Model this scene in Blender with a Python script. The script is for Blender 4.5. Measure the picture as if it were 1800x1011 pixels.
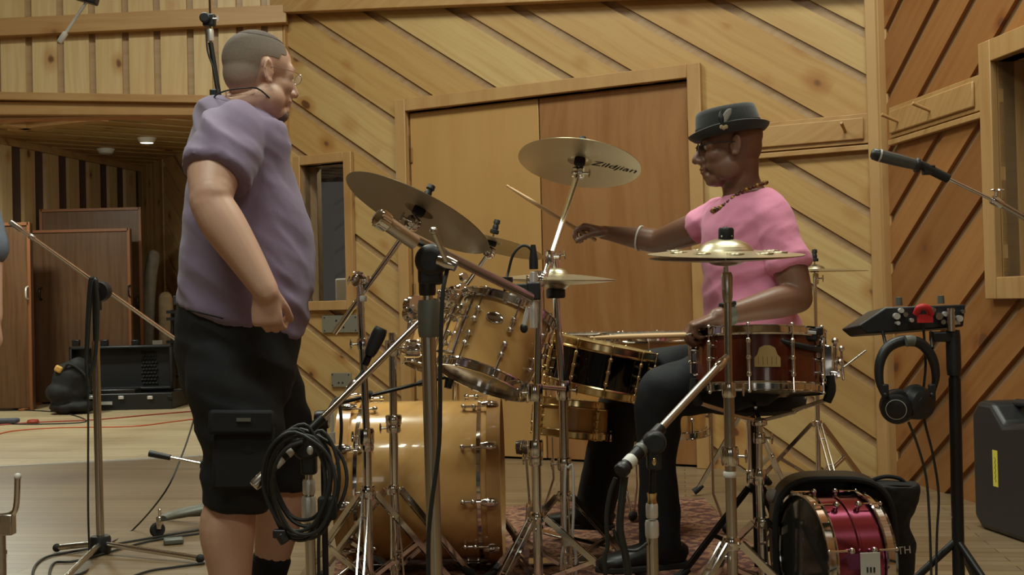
import bpy, math, random
from math import sin, cos, pi, radians, tan
from mathutils import Vector, Matrix, Quaternion, noise
V = Vector
SC = bpy.context.scene
COL = SC.collection
for o in list(bpy.data.objects): bpy.data.objects.remove(o)

# ---------------------------------------------------------------- camera, world, light, exposure
CAMZ = 0.9; FPX = 2100.0; PITCH = math.atan(29.5/FPX); ROLL = 0.024
CAM = V((0, 0, CAMZ))
F_ = V((0, cos(PITCH), sin(PITCH))); R0 = V((1, 0, 0)); U0 = V((0, -sin(PITCH), cos(PITCH)))
R_ = cos(ROLL)*R0 - sin(ROLL)*U0; U_ = sin(ROLL)*R0 + cos(ROLL)*U0
cd = bpy.data.cameras.new('camera'); cam = bpy.data.objects.new('camera', cd); COL.objects.link(cam)
cd.sensor_width = 36; cd.lens = 36*FPX/1800; cd.clip_end = 100
m = Matrix((R_, U_, -F_)).transposed().to_4x4(); m.translation = CAM; cam.matrix_world = m
SC.camera = cam
w = bpy.data.worlds.new('world'); SC.world = w; w.use_nodes = True
w.node_tree.nodes['Background'].inputs[0].default_value = (0.9, 0.86, 0.8, 1)
w.node_tree.nodes['Background'].inputs[1].default_value = 0.05
SC.view_settings.view_transform = 'Standard'; SC.view_settings.look = 'None'
SC.view_settings.gamma = 1; SC.view_settings.use_curve_mapping = False
SC.view_settings.exposure = -0.12
SC.cycles.use_denoising = True
SC.cycles.max_bounces = 8; SC.cycles.diffuse_bounces = 4; SC.cycles.glossy_bounces = 4; SC.cycles.transmission_bounces = 6
SC.cycles.sample_clamp_indirect = 4; SC.cycles.caustics_reflective = False; SC.cycles.caustics_refractive = False
def area(name, loc, size, power, col, rot=(0, 0, 0), spread=180):
    l = bpy.data.lights.new(name, 'AREA'); l.shape = 'RECTANGLE'; l.size, l.size_y = size; l.energy = power; l.color = col
    l.spread = radians(spread)
    o = bpy.data.objects.new(name, l); o.location = loc; o.rotation_euler = rot; COL.objects.link(o); return o
WARM = (0.94, 1.0, 0.85)
area('ceiling_lamp', (-1.6, 5.0, 4.25), (1.6, 0.5), 95, WARM)
area('ceiling_lamp', (1.0, 4.0, 4.25), (1.6, 0.5), 95, WARM)
area('ceiling_lamp', (-1.2, 1.6, 4.25), (1.6, 0.5), 75, WARM)
area('ceiling_lamp', (1.2, 0.2, 4.25), (1.6, 0.5), 45, WARM)
area('alcove_lamp', (-2.2, 11.6, 2.68), (0.3, 0.3), 40, (.94, 1, .86))
area('alcove_lamp', (-4.6, 10.2, 2.68), (0.3, 0.3), 60, (.94, 1, .86))
def bulb(name, loc, power, r=.08, col=(.94, 1, .86)):  # unseen point light, used only for added fill
    l = bpy.data.lights.new(name, 'POINT'); l.energy = power; l.color = col; l.shadow_soft_size = r; o = bpy.data.objects.new(name, l); o.location = loc; COL.objects.link(o)
bulb('alcove_fill', (-3.6, 8.7, 2.45), 40, .08, (.94, 1, .9)); bulb('alcove_fill', (-2.2, 8.6, 2.5), 20, .08, (.94, 1, .9))  # added fill hung mid-air behind the soffit, no fixture there


def ray(x, y): return F_ + (x-900)/FPX*R_ + (505.5-y)/FPX*U_
def W(x, y, Z):
    d = ray(x, y); return CAM + d*(Z/d.y)
def floor_pt(x, y, z=0.0):
    d = ray(x, y); return CAM + d*((z-CAMZ)/d.z)
def drop(p, z=0.0): return V((p[0], p[1], z))

# ---------------------------------------------------------------- mesh collector
def frame_from(t, hint=None):
    t = t.normalized()
    h = V(hint) if hint is not None else (V((0, 0, 1)) if abs(t.z) < 0.9 else V((1, 0, 0)))
    a = h - t*h.dot(t)
    if a.length < 1e-5:
        h = V((0, 1, 0)) if abs(t.y) < .9 else V((1, 0, 0)); a = h - t*h.dot(t)
    a.normalize(); return a, t.cross(a).normalized()
def catmull(pts, k):
    if k <= 1 or len(pts) < 3: return [V(p) for p in pts]
    P = [V(p) for p in pts]; out = []
    for i in range(len(P)-1):
        p0 = P[i-1] if i else P[0]*2-P[1]; p1 = P[i]; p2 = P[i+1]; p3 = P[i+2] if i+2 < len(P) else P[-1]*2-P[-2]
        for j in range(k):
            t = j/k
            out.append(0.5*((2*p1)+(p2-p0)*t+(2*p0-5*p1+4*p2-p3)*t*t+(3*p1-p0-3*p2+p3)*t*t*t))
    out.append(P[-1]); return out
class MB:
    def __init__(s): s.v = []; s.f = []; s.uv = {}; s.var = {}; s.flat = set()
    def add(s, vs, fs):
        b = len(s.v); s.v += [V(p) for p in vs]; s.f += [tuple(b+i for i in f) for f in fs]; return s
    def rings(s, rings, cap=True, closed=False):
        n = len(rings[0]); b = len(s.v)
        for r in rings: s.v += r
        m = len(rings)
        for i in range(m if closed else m-1):
            i2 = (i+1) % m
            for j in range(n):
                s.f.append((b+i*n+j, b+i*n+(j+1) % n, b+i2*n+(j+1) % n, b+i2*n+j))
        if cap and not closed:
            s.f.append(tuple(b+j for j in range(n))[::-1]); s.f.append(tuple(b+(m-1)*n+j for j in range(n)))
        return s
    def tube(s, p0, p1, r0, r1=None, n=14):
        p0, p1 = V(p0), V(p1); r1 = r0 if r1 is None else r1
        a, b = frame_from(p1-p0)
        return s.rings([[p+r*(cos(2*pi*j/n)*a+sin(2*pi*j/n)*b) for j in range(n)] for p, r in ((p0, r0), (p1, r1))])
    def path(s, pts, r, n=8, k=4, closed=False, flatb=None, hint=None):
        P = catmull(list(pts)+([pts[0]] if closed else []), k)
        if closed: P = P[:-1]
        rs = r if isinstance(r, (list, tuple)) else None
        rings = []; a = None
        m = len(P)
        for i, p in enumerate(P):
            t = (P[(i+1) % m]-P[i-1]) if (closed or 0 < i < m-1) else (P[1]-P[0] if i == 0 else P[-1]-P[-2])
            if a is None: a, b = frame_from(t, hint)
            else:
                tt = t.normalized(); a = (a-tt*a.dot(tt)).normalized(); b = tt.cross(a)
            if rs:
                q = i/(m-1)*(len(rs)-1); q0 = min(int(q), len(rs)-2); rr = rs[q0]*(1-(q-q0))+rs[q0+1]*(q-q0)
            else: rr = r
            rb = rr if flatb is None else flatb
            rings.append([p+rr*cos(2*pi*j/n)*a+rb*sin(2*pi*j/n)*b for j in range(n)])
        return s.rings(rings, closed=closed)
    def loft(s, secs, hint=(1, 0, 0), n=20, k=4):
        """secs: (point, half width along hint, half width across)"""
        P = catmull([q[0] for q in secs], k); A = catmull([V((q[1], q[2], 0)) for q in secs], k)
        rings = []; m = len(P)
        for i, p in enumerate(P):
            t = (P[i+1]-P[i-1]) if 0 < i < m-1 else (P[1]-P[0] if i == 0 else P[-1]-P[-2])
            a, b = frame_from(t, hint); ra, rb = max(A[i].x, 1e-4), max(A[i].y, 1e-4)
            rings.append([p+ra*cos(2*pi*j/n)*a+rb*sin(2*pi*j/n)*b for j in range(n)])
        return s.rings(rings)
    def limb(s, pr, n=16, k=4):
        return s.loft([(p, r, r) for p, r in pr], hint=None, n=n, k=k) if False else s._limb(pr, n, k)
    def _limb(s, pr, n, k):
        P = catmull([q[0] for q in pr], k); A = catmull([V((q[1], 0, 0)) for q in pr], k)
        a = None; rings = []; m = len(P)
        for i, p in enumerate(P):
            t = (P[i+1]-P[i-1]) if 0 < i < m-1 else (P[1]-P[0] if i == 0 else P[-1]-P[-2])
            if a is None: a, b = frame_from(t)
            else: tt = t.normalized(); a = (a-tt*a.dot(tt)).normalized(); b = tt.cross(a)
            rings.append([p+A[i].x*(cos(2*pi*j/n)*a+sin(2*pi*j/n)*b) for j in range(n)])
        s.rings(rings)
        s.ball(P[0], A[0].x*.98); s.ball(P[-1], A[-1].x*.98); return s
    def ball(s, c, r, rot=None, n=14, m=9):
        if not isinstance(r, (tuple, list)): r = (r, r, r)
        c = V(c); M = rot if rot is not None else Matrix.Identity(3); vs = [c+M@V((0, 0, r[2]))]; fs = []
        for i in range(1, m):
            th = pi*i/m
            for j in range(n):
                ph = 2*pi*j/n; vs.append(c+M@V((r[0]*sin(th)*cos(ph), r[1]*sin(th)*sin(ph), r[2]*cos(th))))
        vs.append(c+M@V((0, 0, -r[2])))
        for j in range(n): fs.append((0, 1+j, 1+(j+1) % n))
        for i in range(m-2):
            for j in range(n):
                a = 1+i*n; fs.append((a+j, a+n+j, a+n+(j+1) % n, a+(j+1) % n))
        a = 1+(m-2)*n
        for j in range(n): fs.append((a+j, a+n, a+(j+1) % n))
        return s.add(vs, fs)
    def box(s, c, size, rot=None):
        c = V(c); M = rot if rot is not None else Matrix.Identity(3); x, y, z = [q/2 for q in size]
        vs = [c+M@V(p) for p in ((-x, -y, -z), (x, -y, -z), (x, y, -z), (-x, y, -z), (-x, -y, z), (x, -y, z), (x, y, z), (-x, y, z))]
        return s.add(vs, [(0, 3, 2, 1), (4, 5, 6, 7), (0, 1, 5, 4), (1, 2, 6, 5), (2, 3, 7, 6), (3, 0, 4, 7)])
    def beam(s, p0, p1, wd, ht, up=(0, 0, 1)):
        """box bar from p0 to p1, ht measured along up"""
        p0, p1 = V(p0), V(p1); a, b = frame_from(p1-p0, up)
        q = [(-1, -1), (1, -1), (1, 1), (-1, 1)]
        return s.rings([[p+a*(ht/2*i)+b*(wd/2*j) for i, j in q] for p in (p0, p1)])
    def lathe(s, prof, c=(0, 0, 0), axis=(0, 0, 1), n=40, cap=False):
        c = V(c); t = V(axis).normalized(); a, b = frame_from(t)
        rings = [[c+t*z+r*(cos(2*pi*j/n)*a+sin(2*pi*j/n)*b) for j in range(n)] for r, z in prof]
        return s.rings(rings, cap=cap)
    def torus(s, c, axis, R, r, n=40, m=8, sx=1.0):
        c = V(c); t = V(axis).normalized(); a, b = frame_from(t)
        return s.rings([[c+(a*cos(2*pi*i/n)+b*sin(2*pi*i/n))*(R+r*cos(2*pi*j/m))+t*r*sx*sin(2*pi*j/m) for j in range(m)] for i in range(n)], closed=True)
    def extrude(s, poly, vec):
        n = len(poly); P = [V(p) for p in poly]; Q = [p+V(vec) for p in P]
        return s.add(P+Q, [tuple(range(n))[::-1], tuple(range(n, 2*n))]+[(i, (i+1) % n, n+(i+1) % n, n+i) for i in range(n)])
ORG = {}
def mesh_of(name, mb, org, recalc=True):
    me = bpy.data.meshes.new(name)
    me.from_pydata([tuple(p-org) for p in mb.v], [], mb.f)
    if mb.uv:
        uvl = me.uv_layers.new(name='UVMap'); at = me.attributes.new('var', 'FLOAT', 'FACE')
        for p in me.polygons:
            if p.index in mb.uv:
                for li, q in zip(p.loop_indices, mb.uv[p.index]): uvl.data[li].uv = q
                at.data[p.index].value = mb.var.get(p.index, 0.5)
    if recalc:
        import bmesh
        b = bmesh.new(); b.from_mesh(me); bmesh.ops.recalc_face_normals(b, faces=b.faces); b.to_mesh(me); b.free()
    me.polygons.foreach_set('use_smooth', [True]*len(me.polygons))
    me.set_sharp_from_angle(angle=radians(38))
    return me
def thing(name, label, cat, loc, group=None, rot=None):
    o = bpy.data.objects.new(name, None); COL.objects.link(o); o.location = loc; o.empty_display_size = .05
    if rot is not None: o.rotation_mode = 'QUATERNION'; o.rotation_quaternion = rot
    o['label'] = label; o['category'] = cat
    if group: o['group'] = group
    ORG[o.name] = V(loc) if rot is None else V((0, 0, 0))
    return o
def part(name, mb, mat, parent, bevel=0, label=None, kind=None, segs=2):
    org = ORG[parent.name] if parent is not None else V((0, 0, 0))
    o = bpy.data.objects.new(name, mesh_of(name, mb, org)); COL.objects.link(o); o.data.materials.append(mat)
    o.parent = parent; ORG[o.name] = org
    if bevel:
        md = o.modifiers.new('b', 'BEVEL'); md.width = bevel; md.segments = segs; md.limit_method = 'ANGLE'; md.angle_limit = radians(40)
    if label: o['label'] = label
    if kind: o['kind'] = kind
    return o
def solo(name, mb, mat, label, cat, loc, group=None, bevel=0, kind=None):
    org = V(loc)
    o = bpy.data.objects.new(name, mesh_of(name, mb, org)); COL.objects.link(o); o.data.materials.append(mat); o.location = org
    ORG[o.name] = org
    if bevel:
        md = o.modifiers.new('b', 'BEVEL'); md.width = bevel; md.segments = 2; md.limit_method = 'ANGLE'; md.angle_limit = radians(40)
    o['label'] = label; o['category'] = cat
    if group: o['group'] = group
    if kind: o['kind'] = kind
    return o
def struct(name, mb, mat, bevel=0, parent=None):
    org = V((0, 0, 0))
    o = bpy.data.objects.new(name, mesh_of(name, mb, org)); COL.objects.link(o); o.data.materials.append(mat)
    ORG[o.name] = org
    if parent is None: o['kind'] = 'structure'
    else: o.parent = parent
    if bevel:
        md = o.modifiers.new('b', 'BEVEL'); md.width = bevel; md.segments = 2; md.limit_method = 'ANGLE'; md.angle_limit = radians(40)
    return o
def remesh(mb, voxel, smooth=4, fac=.5, disp=None):
    """union of closed shapes as one continuous surface"""
    me = bpy.data.meshes.new('t'); me.from_pydata([tuple(p) for p in mb.v], [], mb.f)
    import bmesh
    b = bmesh.new(); b.from_mesh(me); bmesh.ops.recalc_face_normals(b, faces=b.faces); b.to_mesh(me); b.free()
    o = bpy.data.objects.new('t', me); COL.objects.link(o)
    r = o.modifiers.new('r', 'REMESH'); r.mode = 'VOXEL'; r.voxel_size = voxel
    if smooth:
        s = o.modifiers.new('s', 'SMOOTH'); s.iterations = smooth; s.factor = fac
    dg = bpy.context.evaluated_depsgraph_get(); dg.update()
    ev = o.evaluated_get(dg); me2 = bpy.data.meshes.new_from_object(ev)
    out = MB(); out.v = [v.co.copy() for v in me2.vertices]; out.f = [tuple(p.vertices) for p in me2.polygons]
    if disp:
        nr = [v.normal.copy() for v in me2.vertices]
        out.v = [p+q*disp(p, q) for p, q in zip(out.v, nr)]
    bpy.data.objects.remove(o); bpy.data.meshes.remove(me); bpy.data.meshes.remove(me2)
    return out
def text_mb(txt, size, origin, xdir, ydir, depth=.0008, shear=0.0, align='CENTER'):
    cu = bpy.data.curves.new('t', 'FONT'); cu.body = txt; cu.size = size; cu.extrude = depth; cu.shear = shear; cu.align_x = align; cu.align_y = 'CENTER'
    o = bpy.data.objects.new('t', cu); COL.objects.link(o)
    dg = bpy.context.evaluated_depsgraph_get(); dg.update(); me = bpy.data.meshes.new_from_object(o.evaluated_get(dg))
    x = V(xdir).normalized(); y = V(ydir); y = (y-x*y.dot(x)).normalized(); z = x.cross(y); og = V(origin)
    mb = MB(); mb.add([og+x*v.co.x+y*v.co.y+z*v.co.z for v in me.vertices], [tuple(p.vertices) for p in me.polygons])
    bpy.data.objects.remove(o); bpy.data.curves.remove(cu); return mb
# ---------------------------------------------------------------- materials
def srgb(r, g, b):
    f = lambda c: (c/255/12.92) if c/255 <= .04045 else ((c/255+.055)/1.055)**2.4
    return (f(r), f(g), f(b), 1)
def newmat(name):
    m = bpy.data.materials.new(name); m.use_nodes = True; nt = m.node_tree
    return m, nt, nt.nodes['Principled BSDF']
def N(nt, typ, **kw):
    n = nt.nodes.new(typ)
    for k, v in kw.items(): setattr(n, k, v)
    return n
def plain(name, col, rough=.5, metal=0.0, bump=0, bscale=200, coat=0, noise_col=0, nscale=8, sheen=0, spec=.5):
    m, nt, b = newmat(name); L = nt.links.new
    b.inputs['Base Color'].default_value = col; b.inputs['Roughness'].default_value = rough; b.inputs['Metallic'].default_value = metal
    b.inputs['Coat Weight'].default_value = coat; b.inputs['Coat Roughness'].default_value = .08
    b.inputs['Specular IOR Level'].default_value = spec
    if sheen: b.inputs['Sheen Weight'].default_value = sheen
    tc = N(nt, 'ShaderNodeTexCoord')
    if noise_col:
        n = N(nt, 'ShaderNodeTexNoise'); n.inputs['Scale'].default_value = nscale; n.inputs['Detail'].default_value = 5; L(tc.outputs['Object'], n.inputs['Vector'])
        mx = N(nt, 'ShaderNodeMix', data_type='RGBA'); L(n.outputs['Fac'], mx.inputs[0])
        mx.inputs[6].default_value = tuple(c*(1-noise_col) for c in col[:3])+(1,); mx.inputs[7].default_value = tuple(min(1, c*(1+noise_col)) for c in col[:3])+(1,)
        L(mx.outputs[2], b.inputs['Base Color'])
    if bump:
        n = N(nt, 'ShaderNodeTexNoise'); n.inputs['Scale'].default_value = bscale; n.inputs['Detail'].default_value = 3; L(tc.outputs['Object'], n.inputs['Vector'])
        bp = N(nt, 'ShaderNodeBump'); bp.inputs['Strength'].default_value = bump; bp.inputs['Distance'].default_value = .002
        L(n.outputs['Fac'], bp.inputs['Height']); L(bp.outputs['Normal'], b.inputs['Normal'])
    return m
def pine(name, c1, c2, knots=1.0, rough=.42, use_uv=True, axis=2, streak=.25):
    """knotty pine; uv: u runs along the grain in metres. Without uv the grain runs along object axis"""
    m, nt, b = newmat(name); L = nt.links.new
    tc = N(nt, 'ShaderNodeTexCoord')
    if use_uv: src = tc.outputs['UV']
    else:
        sp = N(nt, 'ShaderNodeSeparateXYZ'); L(tc.outputs['Object'], sp.inputs[0]); cb = N(nt, 'ShaderNodeCombineXYZ')
        o = [0, 1, 2]; o.remove(axis); L(sp.outputs[axis], cb.inputs[0]); L(sp.outputs[o[1]], cb.inputs[2])
        ad = N(nt, 'ShaderNodeMath', operation='ADD'); L(sp.outputs[o[0]], ad.inputs[0]); L(sp.outputs[o[1]], ad.inputs[1]); L(ad.outputs[0], cb.inputs[1]); src = cb.outputs[0]
    # slow warp so the grain bends a little
    wn = N(nt, 'ShaderNodeTexNoise'); wn.inputs['Scale'].default_value = 1.7; wn.inputs['Detail'].default_value = 1; L(src, wn.inputs['Vector'])
    wv = N(nt, 'ShaderNodeVectorMath', operation='MULTIPLY_ADD'); L(wn.outputs['Color'], wv.inputs[0]); wv.inputs[1].default_value = (0, .07, 0); L(src, wv.inputs[2])
    mp = N(nt, 'ShaderNodeMapping'); mp.inputs['Scale'].default_value = (1.1, 26, 3); L(wv.outputs[0], mp.inputs['Vector'])
    gr = N(nt, 'ShaderNodeTexNoise'); gr.inputs['Scale'].default_value = 1; gr.inputs['Detail'].default_value = 6; gr.inputs['Roughness'].default_value = .6; L(mp.outputs[0], gr.inputs['Vector'])
    at = N(nt, 'ShaderNodeAttribute', attribute_name='var')
    mx = N(nt, 'ShaderNodeMix', data_type='RGBA'); mx.inputs[6].default_value = c1; mx.inputs[7].default_value = c2
    if use_uv: L(at.outputs['Fac'], mx.inputs[0])
    else:
        bn = N(nt, 'ShaderNodeTexNoise'); bn.inputs['Scale'].default_value = 2.2; L(src, bn.inputs['Vector']); L(bn.outputs['Fac'], mx.inputs[0])
    dk = N(nt, 'ShaderNodeMix', data_type='RGBA', blend_type='MULTIPLY')
    rp = N(nt, 'ShaderNodeMapRange'); rp.inputs[1].default_value = .42; rp.inputs[2].default_value = .72; rp.inputs[3].default_value = 0; rp.inputs[4].default_value = streak*2.2; L(gr.outputs['Fac'], rp.inputs[0])
    L(rp.outputs[0], dk.inputs[0]); L(mx.outputs[2], dk.inputs[6]); dk.inputs[7].default_value = (.72, .55, .38, 1)
    out = dk.outputs[2]
    if knots:
        kn = N(nt, 'ShaderNodeTexNoise'); kn.inputs['Scale'].default_value = 14; L(src, kn.inputs['Vector'])
        kv = N(nt, 'ShaderNodeVectorMath', operation='MULTIPLY_ADD'); L(kn.outputs['Color'], kv.inputs[0]); kv.inputs[1].default_value = (.03, .02, 0); L(src, kv.inputs[2])
        km = N(nt, 'ShaderNodeMapping'); km.inputs['Scale'].default_value = (3.6, 5.2, 0); L(kv.outputs[0], km.inputs['Vector'])
        vo = N(nt, 'ShaderNodeTexVoronoi'); vo.inputs['Scale'].default_value = 1; vo.inputs['Randomness'].default_value = 1; L(km.outputs[0], vo.inputs['Vector'])
        th = N(nt, 'ShaderNodeSeparateColor'); L(vo.outputs['Color'], th.inputs[0])
        gate = N(nt, 'ShaderNodeMath', operation='GREATER_THAN'); gate.inputs[1].default_value = .38; L(th.outputs[0], gate.inputs[0])
        sz = N(nt, 'ShaderNodeMapRange'); sz.inputs[3].default_value = .075; sz.inputs[4].default_value = .165; L(th.outputs[1], sz.inputs[0])
        dv = N(nt, 'ShaderNodeMath', operation='DIVIDE'); L(vo.outputs['Distance'], dv.inputs[0]); L(sz.outputs[0], dv.inputs[1])
        core = N(nt, 'ShaderNodeMapRange', interpolation_type='SMOOTHSTEP'); core.inputs[1].default_value = .7; core.inputs[2].default_value = 1.15; core.inputs[3].default_value = 1; core.inputs[4].default_value = 0; L(dv.outputs[0], core.inputs[0])
        halo = N(nt, 'ShaderNodeMapRange', interpolation_type='SMOOTHSTEP'); halo.inputs[1].default_value = .8; halo.inputs[2].default_value = 3.0; halo.inputs[3].default_value = .6; halo.inputs[4].default_value = 0; L(dv.outputs[0], halo.inputs[0])
        for fac, colr in ((halo, (.62, .34, .14, 1)), (core, (.13, .05, .022, 1))):
            g = N(nt, 'ShaderNodeMath', operation='MULTIPLY'); L(fac.outputs[0], g.inputs[0]); L(gate.outputs[0], g.inputs[1])
            k2 = N(nt, 'ShaderNodeMath', operation='MULTIPLY'); L(g.outputs[0], k2.inputs[0]); k2.inputs[1].default_value = knots
            mm = N(nt, 'ShaderNodeMix', data_type='RGBA'); L(k2.outputs[0], mm.inputs[0]); L(out, mm.inputs[6])
            if fac is halo: mm.blend_type = 'MULTIPLY'
            mm.inputs[7].default_value = colr; out = mm.outputs[2]
    L(out, b.inputs['Base Color']); b.inputs['Roughness'].default_value = rough
    bp = N(nt, 'ShaderNodeBump'); bp.inputs['Strength'].default_value = .15; bp.inputs['Distance'].default_value = .002; L(gr.outputs['Fac'], bp.inputs['Height']); L(bp.outputs['Normal'], b.inputs['Normal'])
    return m
def floorwood(name, c1, c2, rot, pw=.075, rough=.4, wear=None):
    m, nt, b = newmat(name); L = nt.links.new
    tc = N(nt, 'ShaderNodeTexCoord'); mp = N(nt, 'ShaderNodeMapping'); mp.inputs['Rotation'].default_value = (0, 0, rot); L(tc.outputs['Object'], mp.inputs['Vector'])
    br = N(nt, 'ShaderNodeTexBrick'); br.offset = .37; br.inputs['Scale'].default_value = 1; br.inputs['Brick Width'].default_value = 1.7; br.inputs['Row Height'].default_value = pw
    br.inputs['Mortar Size'].default_value = .0022; br.inputs['Mortar Smooth'].default_value = .3; br.inputs['Color1'].default_value = c1; br.inputs['Color2'].default_value = c2; br.inputs['Mortar'].default_value = tuple(c*.35 for c in c1[:3])+(1,)
    L(mp.outputs[0], br.inputs['Vector'])
    m2 = N(nt, 'ShaderNodeMapping'); m2.inputs['Scale'].default_value = (1.6, 40, 1); L(mp.outputs[0], m2.inputs['Vector'])
    gr = N(nt, 'ShaderNodeTexNoise'); gr.inputs['Scale'].default_value = 1; gr.inputs['Detail'].default_value = 6; L(m2.outputs[0], gr.inputs['Vector'])
    st = N(nt, 'ShaderNodeTexNoise'); st.inputs['Scale'].default_value = 1.3; st.inputs['Detail'].default_value = 5; L(mp.outputs[0], st.inputs['Vector'])
    a = N(nt, 'ShaderNodeMix', data_type='RGBA', blend_type='MULTIPLY'); r = N(nt, 'ShaderNodeMapRange'); r.inputs[1].default_value = .45; r.inputs[2].default_value = .75; r.inputs[4].default_value = .5; L(gr.outputs['Fac'], r.inputs[0])
    L(r.outputs[0], a.inputs[0]); L(br.outputs['Color'], a.inputs[6]); a.inputs[7].default_value = (.6, .48, .38, 1)
    c = N(nt, 'ShaderNodeMix', data_type='RGBA', blend_type='MULTIPLY'); r2 = N(nt, 'ShaderNodeMapRange'); r2.inputs[1].default_value = .4; r2.inputs[2].default_value = .7; r2.inputs[4].default_value = .7; L(st.outputs['Fac'], r2.inputs[0])
    L(r2.outputs[0], c.inputs[0]); L(a.outputs[2], c.inputs[6]); c.inputs[7].default_value = (.7, .62, .55, 1)
    L(c.outputs[2], b.inputs['Base Color']); b.inputs['Roughness'].default_value = rough
    bp = N(nt, 'ShaderNodeBump'); bp.inputs['Strength'].default_value = .3; bp.inputs['Distance'].default_value = .002; L(br.outputs['Fac'], bp.inputs['Height']); bp.invert = True; L(bp.outputs['Normal'], b.inputs['Normal'])
    return m
M = {}
M['pine'] = pine('knotty_pine', srgb(196, 168, 116), srgb(182, 144, 90), knots=1)
M['pine_orange'] = pine('orange_pine', srgb(164, 114, 66), srgb(140, 92, 52), knots=1)  # darker, more orange tone for the right wall
M['pine_pale'] = pine('pale_pine', srgb(208, 182, 136), srgb(196, 162, 112), knots=.9)
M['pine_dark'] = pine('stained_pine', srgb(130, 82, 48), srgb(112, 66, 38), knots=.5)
M['trim'] = pine('pine_trim', srgb(186, 150, 102), srgb(172, 132, 84), knots=.6, use_uv=False, axis=2)
M['trim_x'] = pine('pine_trim_across', srgb(186, 150, 102), srgb(172, 132, 84), knots=.6, use_uv=False, axis=0)
M['trim_orange'] = pine('aged_trim', srgb(186, 124, 70), srgb(170, 106, 58), knots=.6, use_uv=False, axis=2)
M['batten'] = pine('recess_board', srgb(176, 148, 116), srgb(160, 132, 100), knots=0, use_uv=False, axis=0)
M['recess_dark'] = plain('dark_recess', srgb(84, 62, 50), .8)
M['door_pale'] = pine('pale_plywood', srgb(188, 148, 94), srgb(176, 136, 84), knots=0, use_uv=False, axis=2, streak=.1, rough=.35)
M['door_brown'] = pine('brown_plywood', srgb(160, 116, 74), srgb(142, 100, 62), knots=0, use_uv=False, axis=2, streak=.35, rough=.35)
M['gobo'] = pine('dark_oak_panel', srgb(112, 84, 60), srgb(84, 60, 42), knots=0, use_uv=False, axis=2, streak=.5, rough=.35)
M['floor'] = floorwood('dark_oak_floor', srgb(142, 122, 94), srgb(124, 104, 80), radians(8), pw=.07, rough=.38)
M['floor_light'] = floorwood('worn_pale_floor', srgb(192, 176, 142), srgb(176, 158, 124), radians(8), pw=.09, rough=.5)
M['chrome'] = plain('chrome', (.78, .77, .75, 1), .09, 1.0)
M['chrome_worn'] = plain('worn_chrome', (.55, .52, .48, 1), .2, 1.0)
M['nickel'] = plain('brushed_nickel', (.58, .55, .5, 1), .27, 1.0)
M['steel_grey'] = plain('grey_enamel', srgb(104, 106, 98), .45, .2)
M['gold'] = plain('gold_plate', (.80, .63, .34, 1), .2, 1.0)
M['gold_badge'] = plain('gold_badge', srgb(206, 180, 120), .4, .5)
M['mic_grey'] = plain('grey_microphone_body', srgb(96, 98, 98), .32, .6)
M['ceiling_pale'] = plain('pale_ceiling', srgb(190, 180, 162), .8)
M['grey_baffle'] = plain('grey_baffle', srgb(110, 108, 104), .8)
M['black_metal'] = plain('black_metal', (.012, .012, .013, 1), .35, 0.2)
M['black'] = plain('black_plastic', (.014, .015, .017, 1), .42)
M['rubber'] = plain('black_rubber', (.012, .012, .012, 1), .75)
M['cable'] = plain('black_cable', (.016, .017, .016, 1), .5)
M['cable_red'] = plain('red_cable', srgb(150, 52, 32), .5)
M['cable_orange'] = plain('orange_cable', srgb(190, 92, 48), .5)
M['feather'] = plain('speckled_feather', srgb(150, 146, 140), .8, noise_col=.6, nscale=300)
M['wire'] = plain('bright_wire', (.85, .85, .84, 1), .3, .5)
M['white'] = plain('white_tape', srgb(220, 218, 212), .5)
M['silver'] = plain('satin_silver', (.74, .73, .7, 1), .3, .45)
M['maple'] = pine('maple_lacquer', srgb(238, 192, 124), srgb(228, 174, 102), knots=0, use_uv=False, axis=0, streak=.12, rough=.2)
M['maple_hoop'] = pine('maple_hoop', srgb(206, 160, 100), srgb(196, 146, 88), knots=0, use_uv=False, axis=0, streak=.12, rough=.2)
for k in ('maple', 'maple_hoop'):
    b = M[k].node_tree.nodes['Principled BSDF']; b.inputs['Coat Weight'].default_value = .8; b.inputs['Coat Roughness'].default_value = .05
    for l in list(M[k].node_tree.links):
        if l.to_socket == b.inputs['Normal']: M[k].node_tree.links.remove(l)
M['mahog'] = pine('mahogany_lacquer', srgb(118, 52, 28), srgb(96, 38, 20), knots=0, use_uv=False, axis=2, streak=.4, rough=.2)
M['mahog'].node_tree.nodes['Principled BSDF'].inputs['Coat Weight'].default_value = .6
M['black_nickel'] = plain('black_nickel', (.03, .028, .03, 1), .08, .9, coat=.5)
M['purple'] = plain('purple_chrome', (.42, .11, .22, 1), .16, 1.0)
M['head_white'] = plain('coated_drumhead', srgb(225, 220, 205), .5)
M['head_clear'] = plain('smoky_drumhead', srgb(120, 112, 98), .25, coat=.3, noise_col=.15, nscale=6)
M['head_dark'] = plain('clear_drumhead_over_dark', srgb(62, 62, 56), .15, coat=.5, noise_col=.2, nscale=5)
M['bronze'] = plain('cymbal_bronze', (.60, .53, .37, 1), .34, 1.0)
M['bronze_dark'] = plain('dark_cymbal_bronze', (.22, .165, .10, 1), .42, 1.0)
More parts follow.
